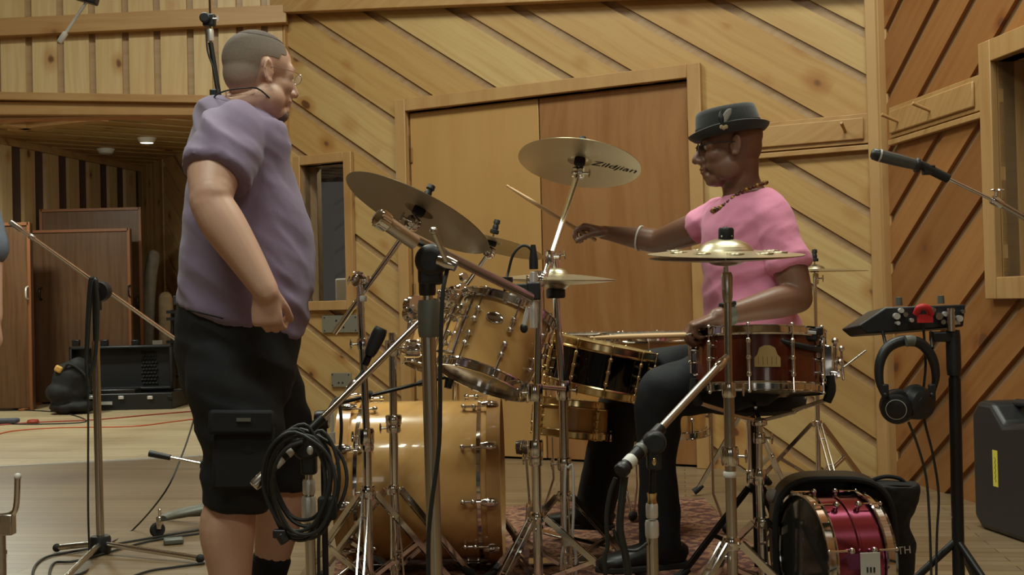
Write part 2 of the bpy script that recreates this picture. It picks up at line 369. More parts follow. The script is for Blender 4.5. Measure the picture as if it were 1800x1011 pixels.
for k in ('bronze', 'bronze_dark'):   # lathe grooves
    nt = M[k].node_tree; b = nt.nodes['Principled BSDF']; tc = N(nt, 'ShaderNodeTexCoord'); wv = N(nt, 'ShaderNodeTexWave', wave_type='RINGS', rings_direction='Z')
    wv.inputs['Scale'].default_value = 60; wv.inputs['Distortion'].default_value = .6; nt.links.new(tc.outputs['Object'], wv.inputs['Vector'])
    bp = N(nt, 'ShaderNodeBump'); bp.inputs['Strength'].default_value = .12; bp.inputs['Distance'].default_value = .001; nt.links.new(wv.outputs['Fac'], bp.inputs['Height']); nt.links.new(bp.outputs['Normal'], b.inputs['Normal'])
M['skin'] = plain('fair_skin', srgb(204, 164, 142), .48, noise_col=.10, nscale=14, bump=.15, bscale=260)
M['skin_dark'] = plain('brown_skin', srgb(122, 86, 68), .42, noise_col=.12, nscale=14, bump=.12, bscale=260)
for k in ('skin', 'skin_dark'): M[k].node_tree.nodes['Principled BSDF'].inputs['Subsurface Weight'].default_value = .08; M[k].node_tree.nodes['Principled BSDF'].inputs['Subsurface Scale'].default_value = .01
M['lip'] = plain('lip', srgb(150, 86, 78), .4)
M['shirt'] = plain('mauve_cotton', srgb(134, 118, 146), .85, bump=.5, bscale=700, noise_col=.06, sheen=.2)
M['pink'] = plain('pink_cotton', srgb(232, 146, 180), .85, bump=.5, bscale=700, noise_col=.05, sheen=.2)
M['shorts'] = plain('black_canvas', srgb(15, 18, 24), .8, bump=.5, bscale=600, noise_col=.1)
M['jeans'] = plain('black_denim', srgb(17, 21, 28), .8, bump=.5, bscale=600, noise_col=.1)
M['black_cloth'] = plain('black_nylon', srgb(17, 18, 20), .75, bump=.4, bscale=300)
M['sock'] = plain('black_sock', srgb(16, 16, 18), .9)
M['shoe'] = plain('black_leather', srgb(16, 17, 20), .4)
M['hat'] = plain('charcoal_felt', srgb(44, 47, 46), .9, bump=.3, bscale=500, sheen=.3)
M['hat_band'] = plain('hat_ribbon', srgb(62, 64, 60), .6)
M['stubble'] = plain('clipped_hair', srgb(112, 94, 84), .8, noise_col=.3, nscale=160, bump=.6, bscale=600)
M['hair_top'] = plain('brown_hair', srgb(82, 68, 60), .8, noise_col=.3, nscale=160, bump=.8, bscale=500)
M['eye'] = plain('eye_white', srgb(215, 205, 195), .2)
M['bead'] = plain('brown_bead', srgb(92, 52, 30), .3, noise_col=.5, nscale=60)
M['bead_gold'] = plain('gold_bead', srgb(160, 124, 60), .35, .5)
M['rolled'] = plain('grey_rug_back', srgb(130, 124, 112), .9, noise_col=.45, nscale=16)
M['rolled2'] = plain('beige_rug_back', srgb(176, 156, 124), .9, noise_col=.3, nscale=22)
M['stick'] = pine('hickory', srgb(226, 188, 140), srgb(214, 172, 122), knots=0, use_uv=False, axis=0, streak=.1)
M['tape_yellow'] = plain('yellow_tape', srgb(218, 206, 84), .55)
M['ink'] = plain('ink', srgb(40, 40, 36), .6)
M['curtain'] = plain('grey_curtain', srgb(72, 78, 88), .8)
M['amp_white'] = plain('white_tolex', srgb(205, 205, 200), .5)
M['blue'] = plain('blue_lettering', srgb(40, 60, 130), .5)
M['red'] = plain('red_rubber', srgb(200, 42, 48), .4)
M['plate'] = plain('steel_plate', srgb(150, 150, 140), .4, .5)
def glass(name, tint=(1, 1, 1, 1), rough=0.0):
    m, nt, b = newmat(name); b.inputs['Base Color'].default_value = tint; b.inputs['Transmission Weight'].default_value = 1; b.inputs['Roughness'].default_value = rough; b.inputs['IOR'].default_value = 1.45
    return m
M['glass'] = glass('window_glass', (.8, .82, .8, 1))
M['lens'] = plain('spectacle_lens', (.9, .92, .95, 1), .05)
M['lens'].node_tree.nodes['Principled BSDF'].inputs['Alpha'].default_value = .14
m, nt, b = newmat('fill_glow'); b.inputs['Base Color'].default_value = (.1, .1, .1, 1); b.inputs['Emission Color'].default_value = (1, .93, .82, 1); b.inputs['Emission Strength'].default_value = 2.2; M['fill_glow'] = m  # glow of the added fill panels behind the camera
m, nt, b = newmat('lit_lamp'); b.inputs['Emission Color'].default_value = (.9, 1, .93, 1); b.inputs['Emission Strength'].default_value = 6; M['lamp_lit'] = m
def rugmat():
    m, nt, b = newmat('persian_rug'); L = nt.links.new; tc = N(nt, 'ShaderNodeTexCoord')
    vo = N(nt, 'ShaderNodeTexVoronoi', distance='MANHATTAN'); vo.inputs['Scale'].default_value = 7; vo.inputs['Randomness'].default_value = .15; L(tc.outputs['Object'], vo.inputs['Vector'])
    wv = N(nt, 'ShaderNodeTexNoise'); wv.inputs['Scale'].default_value = 42; wv.inputs['Detail'].default_value = 4; L(tc.outputs['Object'], wv.inputs['Vector'])
    ad = N(nt, 'ShaderNodeMath', operation='MULTIPLY_ADD'); L(vo.outputs['Distance'], ad.inputs[0]); ad.inputs[1].default_value = 1.1; L(wv.outputs['Fac'], ad.inputs[2])
    fr = N(nt, 'ShaderNodeMath', operation='FRACT'); L(ad.outputs[0], fr.inputs[0])
    cr = N(nt, 'ShaderNodeValToRGB'); e = cr.color_ramp.elements; e[0].color = srgb(104, 52, 42); e[1].color = srgb(52, 44, 52)
    for p, c in ((.3, srgb(160, 122, 92)), (.42, srgb(92, 40, 34)), (.62, srgb(150, 118, 92)), (.75, srgb(118, 70, 58))):
        q = e.new(p); q.color = c
    L(fr.outputs[0], cr.inputs[0]); L(cr.outputs[0], b.inputs['Base Color']); b.inputs['Roughness'].default_value = .95
    return m
M['rug'] = rugmat()
# ---------------------------------------------------------------- walls as frames
class Wall:
    def __init__(s, p0, p1, flip=False):
        s.O = drop(p0); d = drop(p1)-s.O; s.len = d.length; s.d = d.normalized(); s.n = V((s.d.y, -s.d.x, 0))
        if s.n.dot(-s.O) < 0: s.n = -s.n
    def pt(s, u, z, off=0.0): return s.O+s.d*u+s.n*off+V((0, 0, z))
    def hit(s, x, y):
        r = ray(x, y); t = (s.O-CAM).dot(s.n)/r.dot(s.n); p = CAM+r*t; return (p-s.O).dot(s.d), p.z
    def quad(s, mb, u0, u1, z0, z1, o0, o1):
        return mb.extrude([s.pt(u0, z0, o0), s.pt(u1, z0, o0), s.pt(u1, z1, o0), s.pt(u0, z1, o0)], s.n*(o1-o0))
def clip(poly, nx, ny, c):
    out = []
    for i in range(len(poly)):
        a, b = poly[i], poly[(i+1) % len(poly)]; da = a[0]*nx+a[1]*ny-c; db = b[0]*nx+b[1]*ny-c
        if da >= 0: out.append(a)
        if (da >= 0) != (db >= 0):
            t = da/(da-db); out.append((a[0]+(b[0]-a[0])*t, a[1]+(b[1]-a[1])*t))
    return out
def planks(wall, regions, ang, gap, thick, seed, name, mat, widths=(.15, .19, .235, .2), off=0.0, backmat=None, parent=None, rngc=(-9, 9)):
    rnd = random.Random(seed); e = (cos(ang), sin(ang)); p = (-sin(ang), cos(ang))
    mb = MB(); c = rngc[0]; cols = []
    while c < rngc[1]:
        wd = rnd.choice(widths); var = rnd.random(); uo = rnd.random()*40; vo = rnd.random()*40
        for (u0, u1, z0, z1) in regions:
            poly = [(u0, z0), (u1, z0), (u1, z1), (u0, z1)]
            poly = clip(poly, p[0], p[1], c); poly = clip(poly, -p[0], -p[1], -(c+wd)) if len(poly) > 2 else []
            if len(poly) < 3: continue
            f0 = len(mb.f); mb.extrude([wall.pt(a, b, off) for a, b in poly], wall.n*thick)
            n = len(poly); uvp = [(a*e[0]+b*e[1]+uo, a*p[0]+b*p[1]+vo) for a, b in poly]
            mb.uv[f0] = uvp[::-1]; mb.uv[f0+1] = uvp
            for i in range(n): mb.uv[f0+2+i] = [uvp[i], uvp[(i+1) % n], uvp[(i+1) % n], uvp[i]]
            for i in range(n+2): mb.var[f0+i] = var
        c += wd+gap
    return struct(name, mb, mat, parent=parent)

PA = floor_pt(900, 806.5); PB = floor_pt(1574, 838); P_R = floor_pt(1708, 874)
RD = drop(P_R)-drop(floor_pt(1606, 843)); RD.normalize()
L0 = floor_pt(515, 787)
bd = (drop(PB)-drop(PA)).normalized(); PL = drop(PA)-bd*((drop(PA)-drop(L0)).dot(bd))
WB = Wall(PL, PB)                      # back wall
WR = Wall(PB, drop(PB)+RD*6.2)         # right wall
WB.n = WB.n if WB.n.y < 0 else -WB.n
HT = 4.4
# openings measured on the wall itself
du0, dz1 = WB.hit(720, 205); du1, _ = WB.hit(1213, 140); dum, _ = WB.hit(947, 172); dz1 = 2.09
wu0, wz0 = WB.hit(541, 530); wu1, wz1 = WB.hit(612, 285); FW = .075
LB = WB.len
# recess boards then planks
mb = MB()
def backing(wall, holes, L, off=0.0, t=.05, top=HT):
    mb = MB(); us = sorted({0, L}|{h[0] for h in holes}|{h[1] for h in holes})
    for a, b in zip(us[:-1], us[1:]):
        zs = [(h[2], h[3]) for h in holes if h[0] <= a+1e-6 and h[1] >= b-1e-6]; z = 0
        for z0, z1 in sorted(zs):
            if z0 > z: wall.quad(mb, a, b, z, z0, off-t, off)
            z = z1
        wall.quad(mb, a, b, z, top, off-t, off)
    return mb
def regions(holes, L, top=HT):
    us = sorted({0, L}|{h[0] for h in holes}|{h[1] for h in holes}); R = []
    for a, b in zip(us[:-1], us[1:]):
        zs = [(h[2], h[3]) for h in holes if h[0] <= a+1e-6 and h[1] >= b-1e-6]; z = 0
        for z0, z1 in sorted(zs):
            if z0 > z: R.append((a, b, z, z0))
            z = z1
        R.append((a, b, z, top))
    return R
holesB = [(du0, du1, 0, dz1), (wu0, wu1, wz0, wz1)]
ANG = radians(33.5)
backB = struct('wall_back', backing(WB, holesB, LB), M['batten'])
planks(WB, regions(holesB, LB), -ANG, .044, .018, 5, 'wall_back', M['pine'], rngc=(-6, 6))
# right wall with a window
ru0, rz1 = WR.hit(1762, 108); _, rz0 = WR.hit(1790, 486)
holesR = [(ru0, ru0+1.5, rz0, rz1)]
struct('wall_right', backing(WR, holesR, WR.len), M['batten'])
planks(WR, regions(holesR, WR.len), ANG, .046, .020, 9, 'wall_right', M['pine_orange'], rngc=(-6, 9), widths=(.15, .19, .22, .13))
# corner posts
mb = MB(); WB.quad(mb, LB-.075, LB+.03, 0, HT, .0, .06); WR.quad(mb, -.02, .06, 0, HT, 0, .055); struct('trim_1', mb, M['trim'], .004)
mb = MB(); WB.quad(mb, -.06, .075, 0, HT, -.05, .05); struct('trim_2', mb, M['trim'], .004)
# rails with pegs
def rail(wall, x0, x1, z0, z1, name, pegs, mat, label):
    u0 = x0; u1 = x1
    t = thing(name, label, 'peg rail', wall.pt((u0+u1)/2, z0, .026), 'peg rails on the pine walls')
    mb = MB(); wall.quad(mb, u0, u1, z0, z1, .025, .045); part('backboard', mb, mat, t, .003)
    mb = MB(); wall.quad(mb, u0, u1-.0, z0-.035, z0-.008, .025, .055); part('ledge', mb, mat, t, .004)
    mb = MB(); wall.quad(mb, u0+.02, u1-.05, z0+.02, z1-.02, .045, .058); part('raised_panel', mb, mat, t, .006)
    for u in pegs:
        mb = MB(); a = wall.pt(u, (z0+z1)/2-.01, .055); mb.tube(a, a+wall.n*.085+V((0, 0, .035)), .0075, .009); part('peg', mb, M['pine_dark'] if False else mat, t, .002)
    return t
ra, _ = WB.hit(1245, 220); rb, _ = WB.hit(1540, 220)
pg, _ = WB.hit(1490, 215)
rail(WB, du1+FW+.01, rb, 1.66, 1.81, 'peg_rail', [pg, pg-.6], M['trim_x'], 'pine peg rail on the pale wall behind the drummer')
rc, _ = WR.hit(1578, 200); rd, _ = WR.hit(1716, 170); p1, _ = WR.hit(1598, 195); p2, _ = WR.hit(1655, 172)
rail(WR, rc, ru0-.09, 1.66, 1.81, 'peg_rail', [p1, p2], M['trim_x'], 'darker pine peg rail beside the window at the right edge')
# door frame and doors
F0 = .024
mb = MB()
WB.quad(mb, du0-FW, du0, 0, dz1+FW, F0, F0+.03); WB.quad(mb, du1, du1+FW, 0, dz1+FW, F0, F0+.03); WB.quad(mb, du0, du1, dz1, dz1+FW, F0, F0+.03)
WB.quad(mb, du0-.012, du0, 0, dz1+.012, -.05, F0); WB.quad(mb, du1, du1+.012, 0, dz1+.012, -.05, F0); WB.quad(mb, du0, du1, dz1, dz1+.012, -.05, F0)
struct('trim_3', mb, M['trim'], .004)
def door(name, u0, u1, mat, hz, hu):
    mb = MB(); WB.quad(mb, u0+.004, u1-.004, .012, dz1-.008, -.04, 0.004); d = struct(name, mb, mat, .003)
    for z in hz:
        mb = MB(); a = WB.pt(hu, z, .008); mb.tube(a, a+V((0, 0, .09)), .008); struct('hinge', mb, M['gold'], parent=d)
    return d
door('door_1', du0, dum, M['door_pale'], (1.78, .95, .25), du0+.012)
door('door_2', dum, du1, M['door_brown'], (1.78, .95, .25), du1-.012)
# behind the doors
mb = MB(); WB.quad(mb, du0-.1, du1+.1, -.02, dz1+.2, -.12, -.1); struct('trim_4', mb, M['recess_dark'])
# window frames
def window(wall, name, u0, u1, z0, z1, mat, inner, fw=.06, depth=.12):
    mb = MB(); wall.quad(mb, u0, u1, z0, z1, -depth-.006, -depth); g = struct(name, mb, M['glass'])
    mb = MB(); o0, o1 = F0, F0+.032
    wall.quad(mb, u0-fw, u0, z0-fw, z1+fw, o0, o1); wall.quad(mb, u1, u1+fw, z0-fw, z1+fw, o0, o1); wall.quad(mb, u0, u1, z1, z1+fw, o0, o1); wall.quad(mb, u0, u1, z0-fw, z0, o0, o1)
    struct('window_frame', mb, mat, .004, parent=g)
    mb = MB(); t = .016
    wall.quad(mb, u0-t, u0, z0-t, z1+t, -depth-.05, F0); wall.quad(mb, u1, u1+t, z0-t, z1+t, -depth-.05, F0); wall.quad(mb, u0, u1, z1, z1+t, -depth-.05, F0); wall.quad(mb, u0, u1, z0-t, z0, -depth-.05, F0)
    struct('reveal', mb, inner, parent=g)
    return g
window(WB, 'window_1', wu0, wu1, wz0, wz1, M['trim'], M['batten'])
window(WR, 'window_2', ru0, ru0+1.5, rz0, rz1, M['trim'], M['trim'], fw=.09, depth=.16)
# booth seen through window 1: a planked wall standing in for planks mirrored in the pane, a curtain and an amplifier
WBo = Wall(WB.pt(-.5, 0, -1.5), WB.pt(2.2, 0, -1.5)); WBo.n = WB.n
struct('wall_booth_reflection', backing(WBo, [], 2.7, top=2.6), M['batten'])
planks(WBo, [(0, 2.7, 0, 2.6)], -ANG, .05, .02, 3, 'wall_booth_reflection', M['pine'], rngc=(-4, 4))
mb = MB()
for i in range(9): 
    a = WB.pt(wu1-.10+i*.05, .4, -.25-.03*(i % 2)); mb.tube(a, a+V((0, 0, 1.75)), .035, n=10)
solo('curtain', mb, M['curtain'], 'grey curtain hanging inside the booth behind the small window', 'curtain', WB.pt(wu1, .4, -.25))
ap = WB.pt(wu0-.06, 0, -.75); bulb('booth_fill', WB.pt(wu0+.35, 2.3, -.7), 28, .05); t = thing('amplifier', 'white amplifier head on a black cabinet inside the booth window', 'amplifier', ap)  # the point light is unseen fill added to brighten the booth planks
R3 = Matrix((WB.d, -WB.n, V((0, 0, 1)))).transposed()
mb = MB(); mb.box(ap+V((0, 0, 1.01)), (.42, .2, .2), R3); part('head', mb, M['amp_white'], t, .01)
mb = MB(); mb.box(ap+V((0, 0, .45)), (.5, .26, .9), R3); part('cabinet', mb, M['black'], t, .01)
mb = MB(); mb.box(ap+V((0, 0, 1.05))+WB.n*.1, (.13, .006, .028), R3); part('badge', mb, M['blue'], t, .002)
# inside of room seen through window 2
bulb('vestibule_fill', WR.pt(ru0+.7, 2.5, -.6), 14, .05)  # unseen fill added to brighten the room behind this pane
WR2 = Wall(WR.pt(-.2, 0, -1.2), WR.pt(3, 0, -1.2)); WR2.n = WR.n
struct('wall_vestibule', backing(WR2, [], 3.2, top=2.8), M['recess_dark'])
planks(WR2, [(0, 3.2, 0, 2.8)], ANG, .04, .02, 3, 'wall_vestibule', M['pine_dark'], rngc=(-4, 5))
# top trim of the back wall, running slightly downhill, with darker boards over it
a0 = WB.hit(497, 28); a1 = WB.hit(1200, 0)
mb = MB(); sl = (a1[1]-a0[1])/(a1[0]-a0[0]); zz = lambda u: a0[1]+sl*(u-a0[0])
u1 = a1[0]+1.3
mb.extrude([WB.pt(0, zz(0), .03), WB.pt(u1, zz(u1), .03), WB.pt(u1, zz(u1)+.11, .03), WB.pt(0, zz(0)+.11, .03)], WB.n*.07); struct('trim_5', mb, M['trim_x'], .005)
mb.v = []; mb = MB(); mb.extrude([WB.pt(0, zz(0)+.11, .03), WB.pt(u1, zz(u1)+.11, .03), WB.pt(u1, HT, .03), WB.pt(0, HT, .03)], WB.n*.02); struct('trim_6', mb, M['trim_orange'])
# electrical plates
for (x0, y0, x1, y1, lb) in ((572, 555, 636, 584, 'steel connector plate with screws under the small booth window'), (588, 655, 622, 680, 'small steel socket plate low on the wall behind the black microphone')):
    u0, z1 = WB.hit(x0, y0); u1, z0 = WB.hit(x1, y1)
    t = thing('wall_plate', lb, 'wall plate', WB.pt((u0+u1)/2, z0, .03))
    mb = MB(); WB.quad(mb, u0, u1, z0, z1, .02, .036); part('plate', mb, M['plate'], t, .002)
    mb = MB()
    for i in range(4 if x0 == 572 else 2):
        c = WB.pt(u0+(u1-u0)*(.4+.2*(i % 2)), z0+(z1-z0)*(.3+.4*(i//2)), .036); mb.tube(c, c+WB.n*.003, .006)
    for a in (.07, .93):
        for b in (.12, .88): c = WB.pt(u0+(u1-u0)*a, z0+(z1-z0)*b, .036); mb.tube(c, c+WB.n*.003, .004)
    part('sockets', mb, M['black'], t)

# ---------------------------------------------------------------- floor
e0 = floor_pt(0, 821); e1 = floor_pt(350, 802); ed = (e1-e0).normalized()
q0 = e0-ed*6; q1 = PL+V((0.0, 0, 0))
mb = MB(); mb.extrude([(-8, -5, -.05), (8, -5, -.05), (8, 12, -.05), (PL.x+.1, 12, -.05), (PL.x+.1, PL.y, -.05), tuple(drop(PL, -.05)), tuple(drop(e1, -.05)), tuple(drop(q0, -.05))], (0, 0, .05)); struct('floor', mb, M['floor'])
mb = MB(); mb.extrude([tuple(drop(q0, -.05)), tuple(drop(e1, -.05)), tuple(drop(PL, -.05)), (PL.x, 18, -.05), (-12, 18, -.05), (-12, q0.y, -.05)], (0, 0, .052)); struct('floor', mb, M['floor_light'])
mb = MB(); mb.beam(drop(q0, .003), drop(e1, .003), .025, .006); mb.beam(drop(e1, .003), drop(PL, .003), .025, .006); struct('trim_7', mb, M['silver'])
# ---------------------------------------------------------------- soffit over the alcove (left)
ZS = 7.72
def Ws(x, y, z=ZS): return W(x, y, z)
mb = MB(); pl = [Ws(-200, 60), Ws(505, 25), Ws(505, 200), Ws(-200, 200)]
WS = Wall(drop(Ws(-250, 100)), drop(Ws(500, 100))); WS.n = V((0, -1, 0))
u1 = WS.len; zb0 = Ws(200, 178).z; zt0 = Ws(200, 42).z; zlow = Ws(200, 204).z
mb = MB(); WS.quad(mb, 0, u1, zlow, HT, -.03, 0); struct('wall_left', mb, M['batten'])
planks(WS, [(0, u1, zb0, zt0+1.6)], radians(90), .045, .022, 14, 'wall_left', M['pine_pale'], widths=(.17, .2, .115, .16), rngc=(-5, 1))
mb = MB(); mb.beam(Ws(-250, 62, ZS-.05), Ws(505, 26, ZS-.05), .08, .115); struct('trim_8', mb, M['trim_x'], .004)
mb = MB(); mb.beam(Ws(-250, 166, ZS-.05), Ws(505, 178, ZS-.05), .08, .05); struct('trim_9', mb, M['trim_x'], .004)
mb = MB(); mb.beam(Ws(-250, 190, ZS-.02), Ws(505, 193, ZS-.02), .06, .085); struct('trim_10', mb, M['trim_x'], .004)
# alcove ceiling with diagonal grooves, left slatted wall, far wall
AC = 2.76
class Flat(Wall):
    def __init__(s, O, d, e, n): s.O = V(O); s.d = V(d).normalized(); s.e = V(e).normalized(); s.n = V(n)
    def pt(s, u, z, off=0.0): return s.O+s.d*u+s.e*z+s.n*off
CF = Flat((-8, ZS, AC), (1, 0, 0), (0, 1, 0), (0, 0, -1))
mb = MB(); mb.box((-4.5, ZS+5, AC+.05), (7.4, 10, .06)); struct('ceiling', mb, M['recess_dark'])
planks(CF, [(0, 7.2, 0, 9)], radians(38), .10, .03, 21, 'ceiling', M['pine'], widths=(.2, .24, .28), rngc=(-8, 12))
mb = MB(); mb.box((-4.5, ZS+.1, (zlow+AC)/2+.1), (7.4, .12, AC-zlow+.2)); struct('trim_11', mb, M['trim_orange'])
A0 = V((-6.6, 11.6, 0)); A1 = V((0, 0, 0))
g = ray(0, 238); A0 = CAM+g*((AC-CAMZ)/g.z); g = ray(245, 290); A1 = CAM+g*((AC-CAMZ)/g.z)
WL = Wall(drop(A0)-(drop(A1)-drop(A0))*.6, A1)
mb = MB(); WL.quad(mb, 0, WL.len, 0, AC, -.05, 0); struct('wall_alcove', mb, M['recess_dark'])
planks(WL, [(0, WL.len, 0, AC)], radians(90), .2, .04, 8, 'wall_alcove', M['pine_pale'], widths=(.17, .24, .2), rngc=(-9, 0))
mb = MB(); WL.quad(mb, 0, WL.len, AC-.1, AC, 0.04, .08); struct('trim_12', mb, M['trim_x'])
# narrow vertical board wall then diagonal wall towards the window side
A2 = W(285, 290, A1.y-.6); A3 = V((PL.x-.05, PL.y+1.2, 0)); A3 = W(480, 500, 11.5)
W3 = Wall(A1, A2); mb = MB(); W3.quad(mb, 0, W3.len, 0, AC, -.05, 0); struct('wall_alcove', mb, M['batten'])
planks(W3, [(0, W3.len, 0, AC)], radians(90), .012, .03, 4, 'wall_alcove', M['pine'], widths=(.14, .11), rngc=(-4, 0))
W4 = Wall(A2, A3); mb = MB(); W4.quad(mb, 0, W4.len, 0, AC, -.05, 0); struct('wall_alcove', mb, M['batten'])
planks(W4, [(.13, W4.len, 0, AC)], -ANG, .05, .025, 6, 'wall_alcove', M['pine'], widths=(.22, .26), rngc=(-8, 4))
mb = MB(); W4.quad(mb, 0, .12, 0, AC, 0, .04); struct('trim_13', mb, M['trim'])
# rest of the studio that the lens never sees but the chrome reflects
mb = MB(); mb.box((0, 3.5, HT+.05), (17, 18, .1)); struct('ceiling', mb, M['ceiling_pale'])
WF = Wall(V((-7, -4, 0)), V((7.5, -4, 0))); WF.n = V((0, 1, 0))
mb = MB(); WF.quad(mb, 0, 14.5, 0, HT, -.05, 0); struct('wall_front', mb, M['recess_dark'])
planks(WF, [(0, 14.5, 0, HT)], ANG, .04, .02, 2, 'wall_front', M['pine'], rngc=(-12, 9))
WW = Wall(V((-7, -4, 0)), V((-7, ZS, 0))); WW.n = V((1, 0, 0))
mb = MB(); WW.quad(mb, 0, 11.8, 0, HT, -.05, 0); struct('wall_west', mb, M['recess_dark'])
planks(WW, [(0, 11.8, 0, HT)], -ANG, .04, .02, 2, 'wall_west', M['pine'], rngc=(-12, 9))
# black curtained booth doors and dark windows on those walls, for the reflections
mb = MB(); WF.quad(mb, 3, 10.5, 0, 2.9, .02, .05); struct('trim_14', mb, M['grey_baffle'])
mb = MB(); WF.quad(mb, 4, 9.5, .9, 2.3, .05, .07); struct('window_3', mb, M['black'])
for k, (a, b) in enumerate(((4.6, 5.5), (7.6, 8.6))):  # unseen glowing panels added for frontal fill and streaks in the chrome
    mb = MB(); WF.quad(mb, a, b, 1.2, 2.2, .07, .08); struct('window_%d' % (4+k), mb, M['fill_glow'])
mb = MB(); WW.quad(mb, 3, 7, 0, 2.2, .02, .04); struct('door_3', mb, M['gobo'])
# alcove ceiling lamps and bits
for x, y, lit, lb in ((258, 243, True, 'lit round ceiling downlight in the alcove'), (186, 262, False, 'unlit round ceiling downlight left of the lit one')):
    g = ray(x, y); p = CAM+g*((AC-.03-CAMZ)/g.z)
    t = thing('ceiling_downlight', lb, 'ceiling light', p)
    mb = MB(); mb.lathe([(.10, .03), (.10, 0), (.07, -.05), (.066, -.05), (.09, .0)], p, n=28); part('housing', mb, M['white'], t)
    mb = MB(); mb.lathe([(.0, -.035), (.04, -.034), (.066, -.03)], p, n=24); part('bulb', mb, M['lamp_lit'] if lit else M['head_white'], t)
g = ray(100, 212); p = CAM+g*((AC-.1-CAMZ)/g.z)
mb = MB(); mb.box(p, (1.1, .12, .1), Matrix.Rotation(radians(-25), 3, 'Z')); mb.box(p+V((-.05, -.4, 0)), (1.0, .12, .1), Matrix.Rotation(radians(-25), 3, 'Z')); mb.box(p+V((-.45, -.1, -.0)), (.1, .6, .1), Matrix.Rotation(radians(-25), 3, 'Z')); solo('ceiling_batten_frame', mb, M['trim_x'], 'pale wooden batten frame fixed under the alcove ceiling', 'wooden frame', p)
# ---------------------------------------------------------------- hardware builders
rnd = random.Random(3)
def ring(c, ax, r, h, n=20, edge=.15):
    mb = MB(); e = h*edge; return mb.lathe([(0, -h/2), (r*.9, -h/2), (r, -h/2+e), (r, h/2-e), (r*.9, h/2), (0, h/2)], c, ax, n)
def collar(t, c, ax, r, h, side=None, mat=None, name='collar'):
    """tube clamp with a wing bolt"""
    p = part(name, ring(c, ax, r, h), mat or M['chrome'], t)
    if side is not None:
        s = V(side).normalized(); c = V(c); mb = MB(); mb.tube(c, c+s*(r+.016), .0035); a, b = frame_from(s, ax)
        q = c+s*(r+.018); mb.loft([(q-a*.016, .002, .004), (q-a*.009, .003, .007), (q, .004, .005), (q+a*.009, .003, .007), (q+a*.016, .002, .004)], hint=s, n=8, k=2)
        part('wing_bolt', mb, mat or M['chrome'], p)
    return p
def tripod(t, base, z_hi, z_lo, spread, az, mat, n=3, double=True, wdt=.02, foot=.03):
    """three braced legs whose rubber feet stand on the floor"""
    bx, by = base[0], base[1]; part('leg_hub', ring((bx, by, z_hi), (0, 0, 1), .022, .03), mat, t)
    if double: part('leg_hub', ring((bx, by, z_lo), (0, 0, 1), .02, .025), mat, t)
    for i in range(n):
        a = az+2*pi*i/n; d = V((cos(a), sin(a), 0)); sd = V((-sin(a), cos(a), 0))
        top = V((bx, by, z_hi))+d*.024; ft = V((bx, by, .035))+d*spread; mid = top.lerp(ft, .55); low = V((bx, by, z_lo))+d*.02
        mb = MB()
        if double:
            for k in (-1, 1): mb.beam(top+sd*k*wdt/2, ft+sd*k*wdt*.5, .004, .016); mb.beam(low+sd*k*wdt*.4, mid+sd*k*wdt*.4, .003, .012)
            for q in (.2, .55, .9): pp = top.lerp(ft, q); mb.tube(pp-sd*wdt*.62, pp+sd*wdt*.62, .0045, n=8)
        else:
            mb.tube(top, ft, .009); mb.beam(low, mid, .004, .014)
        lg = part('leg', mb, mat, t)
        f = MB(); f.loft([(ft-d*.02+V((0, 0, .014)), .013, .011), (ft+V((0, 0, -.002)), .015, .014), (ft+d*.022+V((0, 0, -.018)), .018, .016)], hint=sd, n=12, k=2); part('rubber_foot', f, M['rubber'], lg)
def boltwing(mb, c, d, L=.02):
    c = V(c); d = V(d).normalized(); a, b = frame_from(d); mb.tube(c, c+d*L, .0035); q = c+d*L
    mb.loft([(q-a*.014, .002, .004), (q, .004, .004), (q+a*.014, .002, .004)], hint=d, n=8, k=2)
def cymbal_top(t, c, n, mat=None):
    """felt, sleeve and wing nut on the tilter rod at cymbal centre c"""
    n = V(n).normalized(); c = V(c)
    mb = MB(); mb.tube(c-n*.045, c+n*.06, .0035); part('tilter_rod', mb, M['chrome'], t)
    part('lower_felt', ring(c-n*.014, n, .019, .026), M['black_cloth'], t)
    part('upper_felt', ring(c+n*.028, n, .017, .014), M['black_cloth'], t)
    mb = MB(); mb.lathe([(0, .035), (.011, .035), (.012, .048), (.009, .056), (.013, .062), (.011, .074), (0, .077)], c, n, 16); part('wing_nut', mb, M['black'], t)
def tilter(t, c, ax_in, n, mat=None):
    """ratchet joint between boom and rod"""
    mat = mat or M['chrome']; c = V(c); s = V(ax_in).normalized().cross(V(n)); s = s.normalized() if s.length > .1 else V((0, 1, 0))
    mb = MB(); mb.lathe([(0, -.018), (.018, -.018), (.021, -.012), (.021, -.003), (.017, 0), (.021, .003), (.021, .012), (.018, .018), (0, .018)], c, s, 20)
    j = part('tilter', mb, mat, t); mb = MB(); boltwing(mb, c+s*.018, s); boltwing(mb, c-V(n)*.01, V(ax_in)+V(n)*.2, .03); part('wing_bolt', mb, mat, j)
